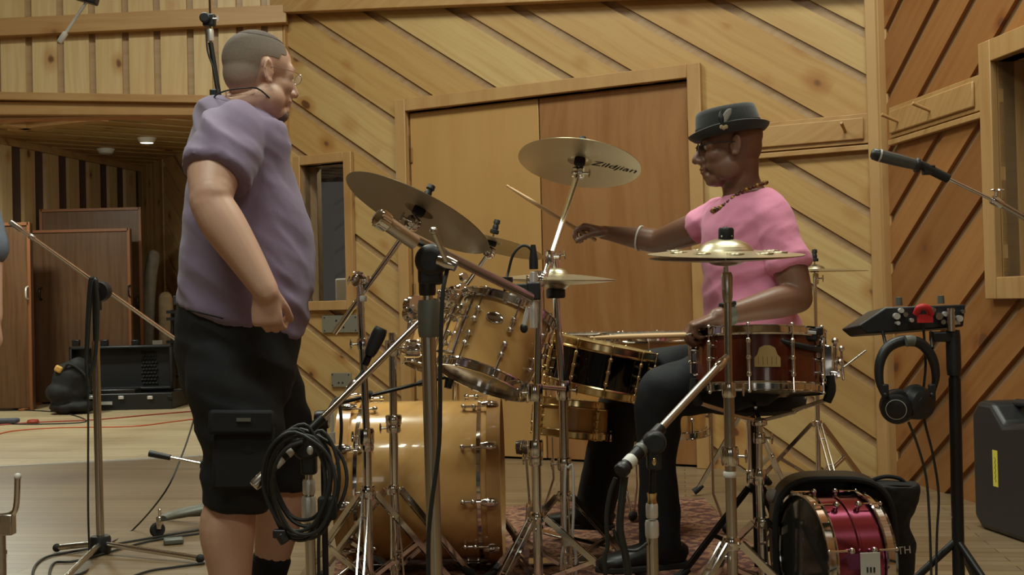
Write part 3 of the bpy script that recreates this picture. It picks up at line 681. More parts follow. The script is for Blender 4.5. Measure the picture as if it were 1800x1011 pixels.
def cymbal(name, label, c, n, R, mat, bell=.22, bow=.045, group=None, holes=None, flip=False, bh=.02):
    n = V(n).normalized(); c = V(c); q = V((0, 0, 1)).rotation_difference(n)
    t = thing(name, label, 'cymbal', c, group, rot=q); h = R*bow*1.6; rb = R*bell; s = -1 if flip else 1
    prof = []
    for i in range(7): a = i/6; prof.append((.006+(rb-.006)*a, s*(h+bh*(1-a*a)**.7 if a < 1 else h)))
    for i in range(1, 13): a = i/12; r = rb+(R-rb)*a; prof.append((r, s*(h*(1-a**1.5))))
    mb = MB(); top = prof; bot = [(r, z-.0016*s) for r, z in prof[::-1]]
    off = s*-(h+.012)
    mb.lathe([(r, z+off) for r, z in top+bot], (0, 0, 0), (0, 0, 1), 72)
    bd = part('cymbal_plate', mb, mat, t)
    if holes:
        for a, rr in holes:
            mb = MB(); z = s*(h*(1-((rr-rb)/(R-rb))**1.5))+off+.0008; mb.lathe([(0, .0), (.018, .0), (.0195, -.004), (.0, -.004)], (rr*cos(a), rr*sin(a), z+.001), (0, 0, 1), 20); part('sound_hole', mb, M['black'], bd)
            mb = MB(); mb.torus((rr*cos(a), rr*sin(a), z), (0, 0, 1), .0195, .0018, 20, 6); part('hole_rim', mb, mat, bd)
    return t
def drum(name, label, c, ax, R, H, shell, hoop, metal, nl, heads=None, spin=0, style='ball', cat='drum', group=None, up=None, claw=False, hoopw=.03):
    """drum with shell, two heads, two hoops, lugs and tension rods, built along local z"""
    t = Matrix.Identity(3); z = V(ax).normalized(); q = V((0, 0, 1)).rotation_difference(z) @ Quaternion((0, 0, 1), spin)
    T = thing(name, label, cat, c, group, rot=q)
    mb = MB(); mb.lathe([(R-.007, -H/2), (R, -H/2), (R, H/2), (R-.007, H/2), (R-.007, -H/2)], n=72); part('shell', mb, shell, T)
    hd = heads or (M['head_white'], M['head_clear'])
    for s, mm, nm in ((1, hd[0], 'batter_head'), (-1, hd[1], 'resonant_head')):
        mb = MB(); mb.lathe([(0, s*(H/2+.006)), (R*.9, s*(H/2+.006)), (R+.003, s*(H/2+.002)), (R+.003, s*(H/2-.004)), (R*.9, s*(H/2+.003)), (0, s*(H/2+.003))], n=64); part(nm, mb, mm, T)
        mb = MB(); w0 = s*(H/2-.012); w1 = s*(H/2-.012+hoopw)
        if claw: mb.lathe([(R+.006, w0), (R+.019, w0), (R+.020, w1*.999), (R+.007, w1), (R+.006, w0)], n=72)
        else: mb.lathe([(R+.0035, w0), (R+.010, w0), (R+.012, w0+s*.004), (R+.007, w0+s*.007), (R+.006, w1-s*.004), (R+.011, w1), (R+.004, w1), (R+.0035, w0)], n=72)
        part('hoop', mb, hoop, T)
    for i in range(nl if style != 'tube' else 0):
        a = 2*pi*(i+.5)/nl; d = V((cos(a), sin(a), 0)); sd = V((-sin(a), cos(a), 0))
        for s in (-1, 1):
            mb = MB(); za = s*(H/2-(.055 if H > .16 else H*.3)); zb = s*(H/2-(.055 if H > .16 else H*.3)-(.034 if H > .2 else .0001))
            for zz in (za, zb): mb.ball(d*(R+.013)+V((0, 0, zz)), .0095, n=12, m=8); mb.tube(d*(R-.002)+V((0, 0, zz)), d*(R+.008)+V((0, 0, zz)), .006, n=10)
            mb.tube(d*(R+.013)+V((0, 0, za)), d*(R+.013)+V((0, 0, zb)), .0045, n=10)
            lg = part('lug', mb, metal, T); ez = s*(H/2+.014); mb = MB(); mb.tube(d*(R+.014)+V((0, 0, s*(H/2-.06) if H > .16 else s*H*.28)), d*(R+.014)+V((0, 0, ez)), .0028, n=8)
            mb.ball(d*(R+.014)+V((0, 0, ez+s*.002)), (.0055, .0055, .005), n=8, m=6)
            if claw: mb.loft([(d*(R+.024)+V((0, 0, s*(H/2-.028))), .009, .006), (d*(R+.026)+V((0, 0, s*(H/2))), .015, .009), (d*(R+.022)+V((0, 0, s*(H/2+.022))), .012, .008)], hint=sd, n=12, k=2)
            part('tension_rod', mb, metal, lg)
    for i in range(nl if style == 'tube' else 0):
        a = 2*pi*(i+.5)/nl; d = V((cos(a), sin(a), 0)); sd = V((-sin(a), cos(a), 0)); mb = MB()
        if style == 'tube':
            mb.tube(d*(R+.014)+V((0, 0, -H*.3)), d*(R+.014)+V((0, 0, H*.3)), .0055)
            for zz in (-H*.3, H*.3, 0): mb.ball(d*(R+.013)+V((0, 0, zz)), (.008, .008, .009)); mb.tube(d*(R-.002)+V((0, 0, zz*.8)), d*(R+.012)+V((0, 0, zz*.8)), .006)
        else:
            for s in (-1, 1):
                za = s*(H/2-(.055 if H > .16 else H*.3)); zb = s*(H/2-(.055 if H > .16 else H*.3)-(.034 if H > .2 else .0001))
                for zz in (za, zb): mb.ball(d*(R+.013)+V((0, 0, zz)), .0095, n=12, m=8); mb.tube(d*(R-.002)+V((0, 0, zz)), d*(R+.008)+V((0, 0, zz)), .006, n=10)
                mb.tube(d*(R+.013)+V((0, 0, za)), d*(R+.013)+V((0, 0, zb)), .0045, n=10)
        lg = part('lug', mb, metal, T)
        for s in (-1, 1):
            ez = s*(H/2+.014); mb = MB(); mb.tube(d*(R+.014)+V((0, 0, s*(H/2-.06) if H > .16 else s*H*.28)), d*(R+.014)+V((0, 0, ez)), .0028, n=8)
            mb.ball(d*(R+.014)+V((0, 0, ez+s*.002)), (.0055, .0055, .005), n=8, m=6)
            if claw:
                mb.loft([(d*(R+.024)+V((0, 0, s*(H/2-.028))), .009, .006), (d*(R+.026)+V((0, 0, s*(H/2))), .015, .009), (d*(R+.022)+V((0, 0, s*(H/2+.022))), .012, .008)], hint=sd, n=12, k=2)
            part('tension_rod', mb, metal, lg)
    return T
def mic_clutch(t, c, ax, size=1.0, mat=None):
    a, b = frame_from(V(ax)); c = V(c)
    mb = MB(); mb.lathe([(0, -.02), (.024, -.02), (.027, -.012), (.027, .012), (.024, .02), (0, .02)], c, b, 22); mb.tube(c-V(ax).normalized()*.03*size, c+V(ax).normalized()*.03*size, .014); mb.tube(c-V((0, 0, .05*size)), c, .014)
    return part('clutch', mb, mat or M['black'], t)
def pole(t, p0, p1, r, mat=None, name='pole'):
    mb = MB(); mb.tube(p0, p1, r, n=18); return part(name, mb, mat or M['chrome_worn'], t)
def lerp(a, b, k): return V(a).lerp(V(b), k)
# ---------------------------------------------------------------- rug
rc = [floor_pt(600, 905), floor_pt(1238, 879), floor_pt(1480, 1115), floor_pt(560, 1240)]
mb = MB(); mb.extrude([tuple(p) for p in rc[::-1]], (0, 0, .008)); solo('persian_rug', mb, M['rug'], 'worn red and beige patterned rug under the drum kit', 'rug', (rc[0]+rc[2])/2*1.0)
GZ = .010
# ---------------------------------------------------------------- bass drum
ZB = 4.12; bc = W(748, 842, ZB); bc.z = .012+.30
Rb = .27; bc = W(746, 843, ZB); bax = V((-1, .02, .0)); lift = bc.z-(Rb+.02)
bc.z = max(bc.z, Rb+.032)
tq = V((0, 0, 1)).rotation_difference(bax.normalized()).inverted() @ V((0, -cos(radians(29)), sin(radians(29))))
drum('bass_drum', 'large honey maple bass drum with chrome claws lying on its side on the rug', bc, bax, Rb, .475, M['maple'], M['maple_hoop'], M['chrome'], 10, claw=True, spin=math.atan2(tq.y, tq.x)-pi/10, hoopw=.045, heads=(M['head_white'], M['head_white']), cat='drum')
BD = bpy.data.objects['bass_drum']
mb = MB(); mb.lathe([(Rb+.0005, -.205), (Rb+.004, -.205), (Rb+.004, -.193), (Rb+.0005, -.193)], n=72); part('tension_band', mb, M['chrome'], BD)
mb = MB(); mb.lathe([(Rb+.0005, .205), (Rb+.006, .205), (Rb+.006, .193), (Rb+.0005, .193)], n=72); part('tension_band', mb, M['chrome'], BD)
# spurs
for sgn in (-1, 1):
    p = BD.rotation_quaternion.inverted() @ (V((bax.x, bax.y, 0)).normalized()*.17+V((0, sgn*.2, -.2))); q = BD.rotation_quaternion.inverted() @ (V((bax.x, bax.y, 0)).normalized()*.30+V((0, sgn*.36, -bc.z+.02)))
    mb = MB(); mb.ball(p, .022); mb.tube(p, q, .007); s = part('spur', mb, M['chrome'], BD); mb = MB(); mb.ball(q, .014); part('rubber_foot', mb, M['rubber'], s)
# ---------------------------------------------------------------- rack toms
TA = V((.36, .26, .90)).normalized()
TC = W(872, 606, 3.72)
tq = V((0, 0, 1)).rotation_difference(TA).inverted() @ V((-.24, -1, 0))
tom = drum('rack_tom', 'honey maple rack tom with an oval chrome badge, tilted over the bass drum', TC, TA, .140, .225, M['maple'], M['chrome'], M['chrome'], 8, spin=math.atan2(tq.y, tq.x), cat='drum', group=None)
def surf_local(T, target, R):
    """angle on the drum shell that faces a world direction"""
    v = T.rotation_quaternion.inverted() @ V(target); return math.atan2(v.y, v.x)
a = surf_local(tom, V((-.24, -1, 0)), .14); d = V((cos(a), sin(a), 0)); sd = V((-sin(a), cos(a), 0))
mb = MB(); c = d*.141+V((0, 0, .045)); mb.ball(c, (.0035, .028, .0175), Matrix((d, sd, V((0, 0, 1)))).transposed(), 24, 10); part('badge', mb, M['chrome'], tom, label='oval chrome badge')
# suspension frame and holder on the left of the tom
a = surf_local(tom, V((-1, -.55, 0)), .14)
mb = MB()
for k in (-.42, .0, .42):
    dd = V((cos(a+k), sin(a+k), 0)); mb.path([dd*.172+V((0, 0, -.10)), dd*.176+V((0, 0, 0)), dd*.172+V((0, 0, .105))], .0055, n=8)
for zz in (-.10, .02, .105):
    mb.path([V((cos(a+k), sin(a+k), 0))*.174+V((0, 0, zz)) for k in (-.45, -.2, 0, .2, .45)], .006, n=8)
part('suspension_mount', mb, M['chrome'], tom)
mb = MB(); dd = V((cos(a), sin(a), 0)); mb.box(dd*.195+V((0, 0, .075)), (.05, .055, .045), Matrix((dd, V((-sin(a), cos(a), 0)), V((0, 0, 1)))).transposed())
for k in (-.03, .0, .03): mb.ball(dd*.215+V((-sin(a), cos(a), 0))*k+V((0, 0, .075+k*.3)), .014)
for k in range(5): mb.ball(dd*(.18+.012*k)+V((-sin(a), cos(a), 0))*(.028 if k % 2 else -.028)+V((0, 0, .055+.02*(k % 3))), .009)
part('mount_bracket', mb, M['chrome'], tom, .004)
# second tom behind it
drum('rack_tom', 'second maple rack tom half hidden behind the badged tom and the thick stand', W(788, 600, 4.28), V((.28, .2, .94)), .125, .2, M['maple'], M['chrome'], M['chrome'], 6, spin=.3)
# ---------------------------------------------------------------- black nickel snare and small brass drum
bn = drum('side_snare_drum', 'black nickel drum with gold rims and gold tension rods beside the drummer', W(1052, 646, 4.05), V((.22, -.015, .97)), .172, .135, M['black_nickel'], M['gold'], M['gold'], 10, style='tube', spin=.1, heads=(M['head_white'], M['head_clear']))
drum('brass_drum', 'small drum with gold rims hanging below the black nickel drum', W(1006, 735, 4.3), V((.12, .06, .98)), .13, .10, M['maple'], M['gold'], M['gold'], 8, style='tube', spin=.2)
# ---------------------------------------------------------------- floor toms behind
def legs_ft(T, c, R, top, az):
    for a in az:
        d = V((cos(a), sin(a), 0)); mb = MB(); p = V(c)+d*(R+.02); up = V((p.x, p.y, top)); lo = V((p.x, p.y, .16)); ft = V((p.x, p.y, .03))+d*.045
        # authored in drum space
        q = T.rotation_quaternion.inverted(); L = lambda w_: q @ (V(w_)-T.location)
        mb.path([L(up), L(lo), L(ft)], .0055, n=10, k=1); lg = part('leg', mb, M['chrome'], T); mb = MB(); mb.ball(L(ft), (.016, .016, .02)); part('rubber_foot', mb, M['rubber'], lg)
        mb = MB(); b0 = V((p.x, p.y, c.z-.02)); mb.ball(L(b0-d*.006), (.016, .016, .022)); part('leg_bracket', mb, M['chrome'], T)
c = W(1150, 675, 4.62)
ft = drum('floor_tom', 'maple floor tom on bent chrome legs, mostly behind the drummer', c, V((0, -.01, 1)), .195, .36, M['maple'], M['chrome'], M['chrome'], 8, spin=.2)
legs_ft(ft, c, .195, c.z+.12, (radians(-15), radians(105), radians(228)))
c = W(1048, 668, 5.05)
ft = drum('floor_tom', 'second floor tom with a chrome rim showing above the gold rimmed drum', c, V((0, -.01, 1)), .17, .36, M['maple'], M['chrome'], M['chrome'], 8, spin=.4)
legs_ft(ft, c, .17, c.z+.12, (radians(-60), radians(60), radians(180)))
# ---------------------------------------------------------------- main snare drum
SA = V((.03, .13, .99)).normalized(); SCn = W(1333, 638, 3.40)
sn = drum('snare_drum', 'dark mahogany snare drum with a gold dome badge in front of the drummer', SCn, SA, .178, .15, M['mahog'], M['chrome'], M['chrome'], 10, style='tube', spin=radians(17), hoopw=.026, heads=(M['head_white'], M['head_clear']))
a = surf_local(sn, V((-.07, -1, 0)), .178); d = V((cos(a), sin(a), 0)); sd = V((-sin(a), cos(a), 0)); K = Matrix((sd, V((0, 0, 1)), d)).transposed()
o = d*.1795
pl = [(-.036, -.026), (.036, -.026), (.036, .0), (.028, .008), (.022, .026), (.008, .033), (-.008, .033), (-.022, .026), (-.028, .008), (-.036, .0)]
mb = MB(); mb.extrude([o+sd*x*.98+V((0, 0, y)) for x, y in pl], d*.003); bdg = part('badge', mb, M['gold_badge'], sn, .0012, label='gold dome shaped badge')
mb = MB()
for k in range(5): mb.beam(o+d*.003+sd*(-.024+.012*k)+V((0, 0, -.02)), o+d*.003+sd*(-.024+.012*k)+V((0, 0, .002)), .0016, .002, up=d)
part('column_relief', mb, M['bead_gold'], bdg)
# strainer on the right
a = surf_local(sn, V((1, -.1, 0)), .178); d = V((cos(a), sin(a), 0)); sd = V((-sin(a), cos(a), 0)); Rm = Matrix((d, sd, V((0, 0, 1)))).transposed()
mb = MB(); mb.box(d*.192+V((0, 0, .0)), (.024, .04, .095), Rm); mb.box(d*.21+V((0, 0, -.035)), (.03, .05, .018), Rm); mb.tube(d*.215+V((0, 0, -.03)), d*.215+V((0, 0, .055)), .006)
mb.ball(d*.215+V((0, 0, .062)), .010); mb.tube(d*.235+V((0, 0, -.05)), d*.232+V((0, 0, .035)), .004); mb.ball(d*.232+V((0, 0, .04)), .009)
for k in range(4): mb.ball(d*(.2+.008*k)+sd*(.02*(-1)**k)+V((0, 0, -.06+.02*k)), .009)
part('snare_strainer', mb, M['chrome'], sn, .003)
mb = MB(); mb.tube(d*.215+V((0, 0, -.03)), d*.30+V((0, 0, .035)), .0032); part('strainer_lever', mb, M['nickel'], sn)
# clip mic on the snare rim
p = W(1421, 588, 3.28); t = thing('clip_microphone', 'black clip-on microphone box clamped to the snare rim', 'microphone', p)
mb = MB(); mb.box(p, (.05, .035, .035), Matrix.Rotation(.12, 3, 'Y')); part('body', mb, M['black'], t, .006)
mb = MB(); mb.box(p+V((.0, -.019, .006)), (.034, .003, .009), Matrix.Rotation(.12, 3, 'Y')); part('label_plate', mb, M['silver'], t, .002)
mb = MB(); mb.box(W(1438, 582, 3.28), (.022, .03, .022)); mb.path([W(1370, 598, 3.24), W(1395, 605, 3.23), W(1425, 612, 3.25), W(1446, 616, 3.3)], .008, n=10); part('rim_clip', mb, M['black'], t, .004)
# ---------------------------------------------------------------- snare stand
sb = W(1335, 760, 3.42); base = drop(sb, GZ)
t = thing('snare_stand', 'chrome snare stand with a three-arm basket under the mahogany snare', 'drum stand', base)
top = W(1335, 738, 3.42)
pole(t, (base.x, base.y, .06), W(1335, 830, 3.42), .0125, M['chrome']); pole(t, W(1335, 835, 3.42), top, .009, M['chrome'])
collar(t, W(1335, 838, 3.42), (0, 0, 1), .021, .045, (-1, -.4, 0)); collar(t, W(1335, 770, 3.42), (0, 0, 1), .018, .03, (1, -.5, 0)); collar(t, W(1335, 742, 3.42), (0, 0, 1), .022, .02)
for az, L in ((radians(195), .2), (radians(-15), .2), (radians(85), .2)):
    d = V((cos(az), sin(az), 0)); mb = MB(); k0 = top+d*.015; bot = SCn-SA*.105+d*.185; mb.beam(k0, lerp(k0, bot, .5)+V((0, 0, -.006)), .014, .01); mb.beam(lerp(k0, bot, .45), bot, .010, .012)
    ar = part('basket_arm', mb, M['chrome'], t, .002); mb = MB(); e = bot+V((0, 0, .028))+d*.012; mb.loft([(bot-V((0, 0, .006)), .014, .012), (e, .017, .014), (e+V((0, 0, .04)), .013, .010)], hint=(-sin(az), cos(az), 0), n=12, k=3); part('rubber_grip', mb, M['rubber'], ar)
tripod(t, base, .26, .1, .26, radians(20), M['chrome'])
# ---------------------------------------------------------------- hi-hat
HZ = 2.95; hc = W(1276, 448, HZ); hn = V((.02, -.085, 1))
hp = W(1279, 700, HZ); base = drop(hp, GZ)
cymbal('hi_hat_cymbal', 'upper hi-hat cymbal with round sound holes, nearest the drummer\'s pink shirt', hc+V((0, 0, .0225)), hn, .192, M['bronze'], bh=.03, bell=.36, bow=.03, holes=[(radians(a), .13) for a in (200, 235, 270, 305, 340, 20, 65, 110, 155)])
cymbal('hi_hat_cymbal', 'lower hi-hat cymbal turned upside down beneath the holed one', hc-V((0, 0, .028)), hn+V((-.03, .0, 0)), .190, M['bronze'], bh=.012, bell=.24, bow=.035, flip=True)
t = thing('hi_hat_stand', 'tall chrome hi-hat stand nearest to the mahogany snare', 'drum stand', base)
mb = MB(); mb.tube(W(1281, 560, HZ), hc+V((0, 0, .07)), .0035); part('pull_rod', mb, M['chrome'], t)
mb = MB(); mb.lathe([(0, .026), (.017, .026), (.019, .03), (.019, .062), (.016, .067), (.0, .068)], hc, hn, 24); cl = part('clutch', mb, M['steel_grey'] if False else M['black'], t, label='black hi-hat clutch')
mb = MB()
for k in (-1, 1): mb.ball(hc+V((k*.012, -.0175, .045)), .0025)
part('screw', mb, M['silver'], cl)
mb = MB(); mb.lathe([(0, -.03), (.006, -.03), (.007, -.045), (.012, -.05), (.013, -.06), (0, -.06)], hc, hn, 18); part('seat_cup', mb, M['nickel'], t)
mb = MB(); mb.lathe([(0, .03), (.011, .03), (.014, .022), (.013, -.03), (.0105, -.045), (0, -.045)], W(1278, 500, HZ), (0, 0, 1), 20); part('top_joint', mb, M['nickel'], t)
pole(t, W(1281, 680, HZ), W(1279, 520, HZ), .0095, M['chrome_worn']); pole(t, (base.x, base.y, .05), W(1281, 690, HZ), .0135, M['chrome_worn'])
collar(t, W(1281, 685, HZ), (0, 0, 1), .0175, .038, (1, -.3, 0)); collar(t, W(1283, 802, HZ), (0, 0, 1), .022, .045, (1, -.4, 0))
part('white_ring', ring(W(1283, 834, HZ), (0, 0, 1), .0165, .015), M['white'], t)
zh = W(1285, 955, HZ).z; tripod(t, base, zh, .08, .30, radians(-20), M['chrome'])
fd = V((-.3, .35, 0)).normalized(); mb = MB(); fp = base+fd*.14+V((0, 0, .03)); R2 = Matrix.Rotation(math.atan2(fd.y, fd.x), 3, 'Z') @ Matrix.Rotation(radians(-8), 3, 'Y')
mb.box(fp, (.26, .08, .012), R2); part('pedal_board', mb, M['nickel'], t, .004)
# ---------------------------------------------------------------- cymbals and their stands
def boom_stand(label, base, segs, joint, tip, n, legs=True, spread=.28, az=.3, zh=.3, r=(.014, .0115), back=None, br=.0085, cat='cymbal stand', matp=None):
    matp = matp or M['chrome']
    t = thing('cymbal_stand', label, cat, drop(base, GZ)); b = drop(base, .05)
    mid = lerp(b, joint, .5) if segs is None else segs
    pole(t, b, mid, r[0], matp); pole(t, mid, joint, r[1], matp); collar(t, mid-V((0, 0, .01)), joint-b, r[0]+.007, .042, (-1, -.3, 0))
    n = V(n).normalized()
    if tip is not None:
        rt = tip-n*.055; d = (rt-joint).normalized(); s = back if back is not None else joint-d*.12
        pole(t, s, rt, br, M['chrome'], 'boom_arm'); tilter(t, joint, (0, 0, 1), d); collar(t, joint, d, br+.007, .03, (-1, -.4, 0)); tilter(t, rt, d, n); cymbal_top(t, tip, n)
    if legs: tripod(t, drop(base, 0), zh, .09, spread, az, M['chrome'])
    return t
n1 = V((.44, .23, .86)).normalized(); c1 = W(740, 364, 3.5)
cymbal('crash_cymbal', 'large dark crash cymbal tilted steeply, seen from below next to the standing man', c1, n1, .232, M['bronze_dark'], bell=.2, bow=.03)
j = W(632, 493, 3.62); boom_stand('chrome cymbal stand with a long boom holding the steeply tilted dark crash', W(648, 990, 3.62), W(645, 775, 3.62), j, c1, n1, back=W(588, 585, 3.72), az=radians(-90), zh=.34)
t = bpy.data.objects['cymbal_stand']; collar(t, W(639, 605, 3.62), (0, 0, 1), .02, .035, (-1, -.2, 0)); collar(t, W(643, 768, 3.62), (0, 0, 1), .026, .05, (-1, -.6, .1)); part('white_ring', ring(W(637, 525, 3.62), (0, 0, 1), .0135, .018), M['white'], t)
collar(t, W(648, 865, 3.62), (0, 0, 1), .022, .04, (-1, -.3, 0))
# tom stand
pb = W(694, 990, 3.75); t = thing('tom_stand', 'chrome tom stand between the tilted crash stand and the thick microphone stand', 'drum stand', drop(pb, GZ))
b = drop(pb, .05); k = W(692, 760, 3.75); tp = W(690, 585, 3.75); pole(t, b, k, .0145, M['chrome']); pole(t, k, tp, .0125, M['chrome'])
collar(t, W(692, 738, 3.75), (0, 0, 1), .026, .03); collar(t, W(692, 752, 3.75), (0, 0, 1), .024, .03, (-1, -.3, 0)); collar(t, W(691, 612, 3.75), (0, 0, 1), .026, .05, (1, -.4, 0)); collar(t, W(725, 615, 3.8), (1, 0, 0), .026, .05, (0, -.6, .5))
mb = MB(); mb.path([W(690, 612, 3.75), W(735, 618, 3.82), W(762, 560, 3.86), W(800, 545, 3.8)], .0095, n=12); part('tom_arm', mb, M['chrome'], t)
mb = MB(); mb.path([W(690, 600, 3.75), W(718, 590, 3.8), W(728, 545, 3.86), W(775, 570, 4.1)], .0095, n=12); part('tom_arm', mb, M['chrome'], t)
for (x, y, s) in ((728, 538, .034), (722, 552, .026), (795, 520, .024), (812, 508, .018), (815, 487, .014), (770, 540, .02)):
    part('ratchet_joint', MB().lathe([(0, -s*.7), (s*.85, -s*.7), (s, -s*.4), (s*.8, 0), (s, s*.4), (s*.85, s*.7), (0, s*.7)], W(x, y, 3.78), (.5, -.8, .2), 20), M['chrome'], t)
tripod(t, drop(pb, 0), .33, .09, .28, radians(-80), M['chrome'])
# logo crash
n2 = V((.16, .27, .95)).normalized(); c2 = W(1020, 277, 3.98); R2c = .206
zc = cymbal('crash_cymbal', 'bronze crash cymbal with black script lettering on its underside, highest in the kit', c2, n2, R2c, M['bronze'], bell=.2, bow=.03)
q = zc.rotation_quaternion.inverted(); dn = -n2; rt = (V((1, 0, -.15))-dn*V((1, 0, -.15)).dot(dn)).normalized(); upv = dn.cross(rt)
rr_ = ray(1078, 294); pz = CAM+rr_*((c2-n2*.018-CAM).dot(n2)/rr_.dot(n2))
mb = text_mb('Zildjian', .052, q@(pz-c2), q@rt, q@upv, depth=.0006, shear=.35); hh_ = R2c*.048; rb_ = R2c*.2
mb.v = [V((v.x, v.y, hh_*(1-max(0, (math.hypot(v.x, v.y)-rb_)/(R2c-rb_))**1.5)-(hh_+.012)-.0026+(v.z*0))) for v in mb.v]; part('logo', mb, M['ink'], zc, label='black script lettering')
j2 = W(948, 492, 3.53); boom_stand('chrome cymbal stand whose boom rises to the highest crash cymbal', W(946, 990, 3.53), W(942, 800, 3.53), j2, c2, n2, az=radians(235), zh=.27, back=W(938, 545, 3.50), br=.0095)
t = bpy.data.objects['cymbal_stand.001']; collar(t, W(940, 690, 3.53), (0, 0, 1), .024, .05, (-1, -.2, 0)); collar(t, W(941, 788, 3.53), (0, 0, 1), .024, .05, (-1, -.2, .3)); mb = MB(); mb.tube(W(925, 678, 3.53), W(992, 684, 3.66), .008); part('linking_bar', mb, M['chrome'], t); collar(t, W(966, 452, 3.62), (0, 0, 1), .014, .04, (1, -.2, 0), name='memory_lock')
# the small closed pair on its own pole
c3 = W(978, 491, 3.72); n3 = V((.035, -.035, 1))
cymbal('effects_cymbal', 'small upper cymbal of the closed pair right of the silver microphone', c3+V((0, 0, .028)), n3, .185, M['bronze'], bell=.22, bow=.05)
cymbal('effects_cymbal', 'small lower cymbal of the closed pair right of the silver microphone', c3-V((0, 0, .028)), n3+V((.01, 0, 0)), .184, M['bronze'], bell=.22, bow=.05, flip=True)
pb = W(994, 960, 3.72); t = thing('cymbal_stand', 'chrome pole stand with a black collar under the small closed cymbal pair', 'cymbal stand', drop(pb, GZ))
pole(t, drop(pb, .05), W(990, 690, 3.72), .0145); pole(t, W(990, 690, 3.72), W(977, 520, 3.72), .0115, M['chrome']); mb = MB(); mb.tube(W(977, 525, 3.72), W(976, 455, 3.72), .004); part('tilter_rod', mb, M['chrome'], t)
part('black_collar', ring(W(977, 516, 3.72), (0, 0, 1), .03, .03), M['black'], t); part('black_collar', ring(W(977, 501, 3.72), (0, 0, 1), .028, .02), M['black'], t)
mb = MB(); mb.lathe([(0, .0), (.012, 0), (.01, .02), (.005, .04), (.008, .05), (0, .055)], W(976, 475, 3.72), (0, 0, 1), 14); boltwing(mb, W(976, 450, 3.72), (1, 0, .1), .03); part('wing_nut', mb, M['chrome'], t)
collar(t, W(990, 686, 3.72), (0, 0, 1), .024, .06, (1, -.2, 0)); collar(t, W(992, 815, 3.72), (0, 0, 1), .022, .04, (-1, -.2, 0)); tripod(t, drop(pb, 0), .30, .09, .27, radians(-90), M['chrome'])
# bent wire brace in front of it
t = thing('wire_brace', 'narrow U-shaped polished wire brace in front of the small cymbal stand', 'stand brace', drop(W(1001, 980, 3.62), GZ))
zf = 3.62; mb = MB(); mb.path([W(985, 1060, zf), W(987, 985, zf), W(990, 965, zf), W(994, 950, zf), W(992, 900, zf), W(994, 826, zf), W(999, 822, zf), W(1007, 822, zf), W(1008, 900, zf), W(1006, 950, zf), W(1012, 975, zf), W(1011, 1060, zf)], .0045, n=10, k=3)
part('wire', mb, M['wire'], t); mb = MB(); mb.beam(W(994, 957, zf), W(1007, 957, zf), .01, .01); part('crossbar', mb, M['silver'], t)
# pale cymbal behind
n4 = V((.26, .10, .95)).normalized(); c4 = W(866, 420, 4.5)
cymbal('crash_cymbal', 'pale golden cymbal half hidden behind the steeply tilted dark crash', c4, n4, .205, M['bronze'], bell=.2, bow=.03)
boom_stand('chrome cymbal stand behind the rack toms under the pale golden cymbal', W(800, 990, 4.5), W(802, 640, 4.5), W(815, 508, 4.5), c4, n4, az=radians(90), zh=.35)
# far ride by the wall
c5 = W(1432, 468, 5.35); n5 = V((.01, -.015, 1)); cymbal('ride_cymbal', 'large flat ride cymbal behind the drummer near the pine wall', c5, n5, .232, M['bronze'], bell=.2, bow=.03)
t = thing('cymbal_stand', 'slim chrome cymbal stand by the pine wall behind the drummer', 'cymbal stand', drop(W(1438, 800, 5.4), 0))
pb = W(1438, 800, 5.4); k = W(1435, 640, 5.4); pole(t, drop(pb, .05), k, .011, M['chrome']); pole(t, k, c5-V((0, 0, .05)), .008, M['chrome']); cymbal_top(t, c5, n5); collar(t, k, (0, 0, 1), .018, .035, (1, -.3, 0)); collar(t, W(1434, 490, 5.38), (0, 0, 1), .013, .05, (1, -.3, 0))
tripod(t, drop(pb, 0), W(1437, 745, 5.4).z, .08, .30, radians(-88), M['chrome'], foot=.04)
# second stand with splayed legs left of it
pb = W(1318, 800, 5.5); t = thing('cymbal_stand', 'low chrome stand with splayed legs on the floor behind the snare stand', 'drum stand', drop(pb, 0))
pole(t, drop(pb, .05), W(1312, 650, 5.5), .011, M['chrome']); tripod(t, drop(pb, 0), W(1315, 720, 5.5).z, .1, .24, radians(180), M['chrome'])
part('support_disc', ring(W(1312, 648, 5.5), (0, 0, 1), .05, .012), M['black_metal'], t)
# ---------------------------------------------------------------- bass pedal
pc = V((bc.x+.42, bc.y-.02, GZ)); t = thing('bass_drum_pedal', 'chrome bass drum pedal with a pale beater behind the maple bass drum', 'drum pedal', pc)
mb = MB(); mb.beam(pc+V((-.1, 0, .006)), pc+V((.26, .03, .006)), .09, .008); part('base_plate', mb, M['nickel'], t, .002)
mb = MB(); mb.beam(pc+V((-.02, 0, .11)), pc+V((.25, .03, .03)), .075, .008); part('footboard', mb, M['chrome'], t, .002, label='polished footboard')
for s in (-1, 1): mb = MB(); mb.beam(pc+V((-.08, s*.05, .01)), pc+V((-.06, s*.05, .2)), .012, .02); part('upright', mb, M['chrome'], t)
mb = MB(); mb.tube(pc+V((-.06, -.07, .2)), pc+V((-.06, .07, .2)), .008); mb.tube(pc+V((-.06, -.01, .2)), pc+V((-.07, -.01, .40)), .004); part('beater_shaft', mb, M['chrome'], t)
mb = MB(); mb.lathe([(0, -.025), (.022, -.022), (.026, 0), (.022, .022), (0, .025)], pc+V((-.08, -.01, .40)), (1, 0, 0), 20); part('beater', mb, M['head_clear'], t, label='pale felt beater')
mb = MB(); mb.path([pc+V((-.045, 0, .2)), pc+V((-.03, 0, .15)), pc+V((-.02, 0, .12))], .006, n=8); part('drive_chain', mb, M['black_metal'], t)
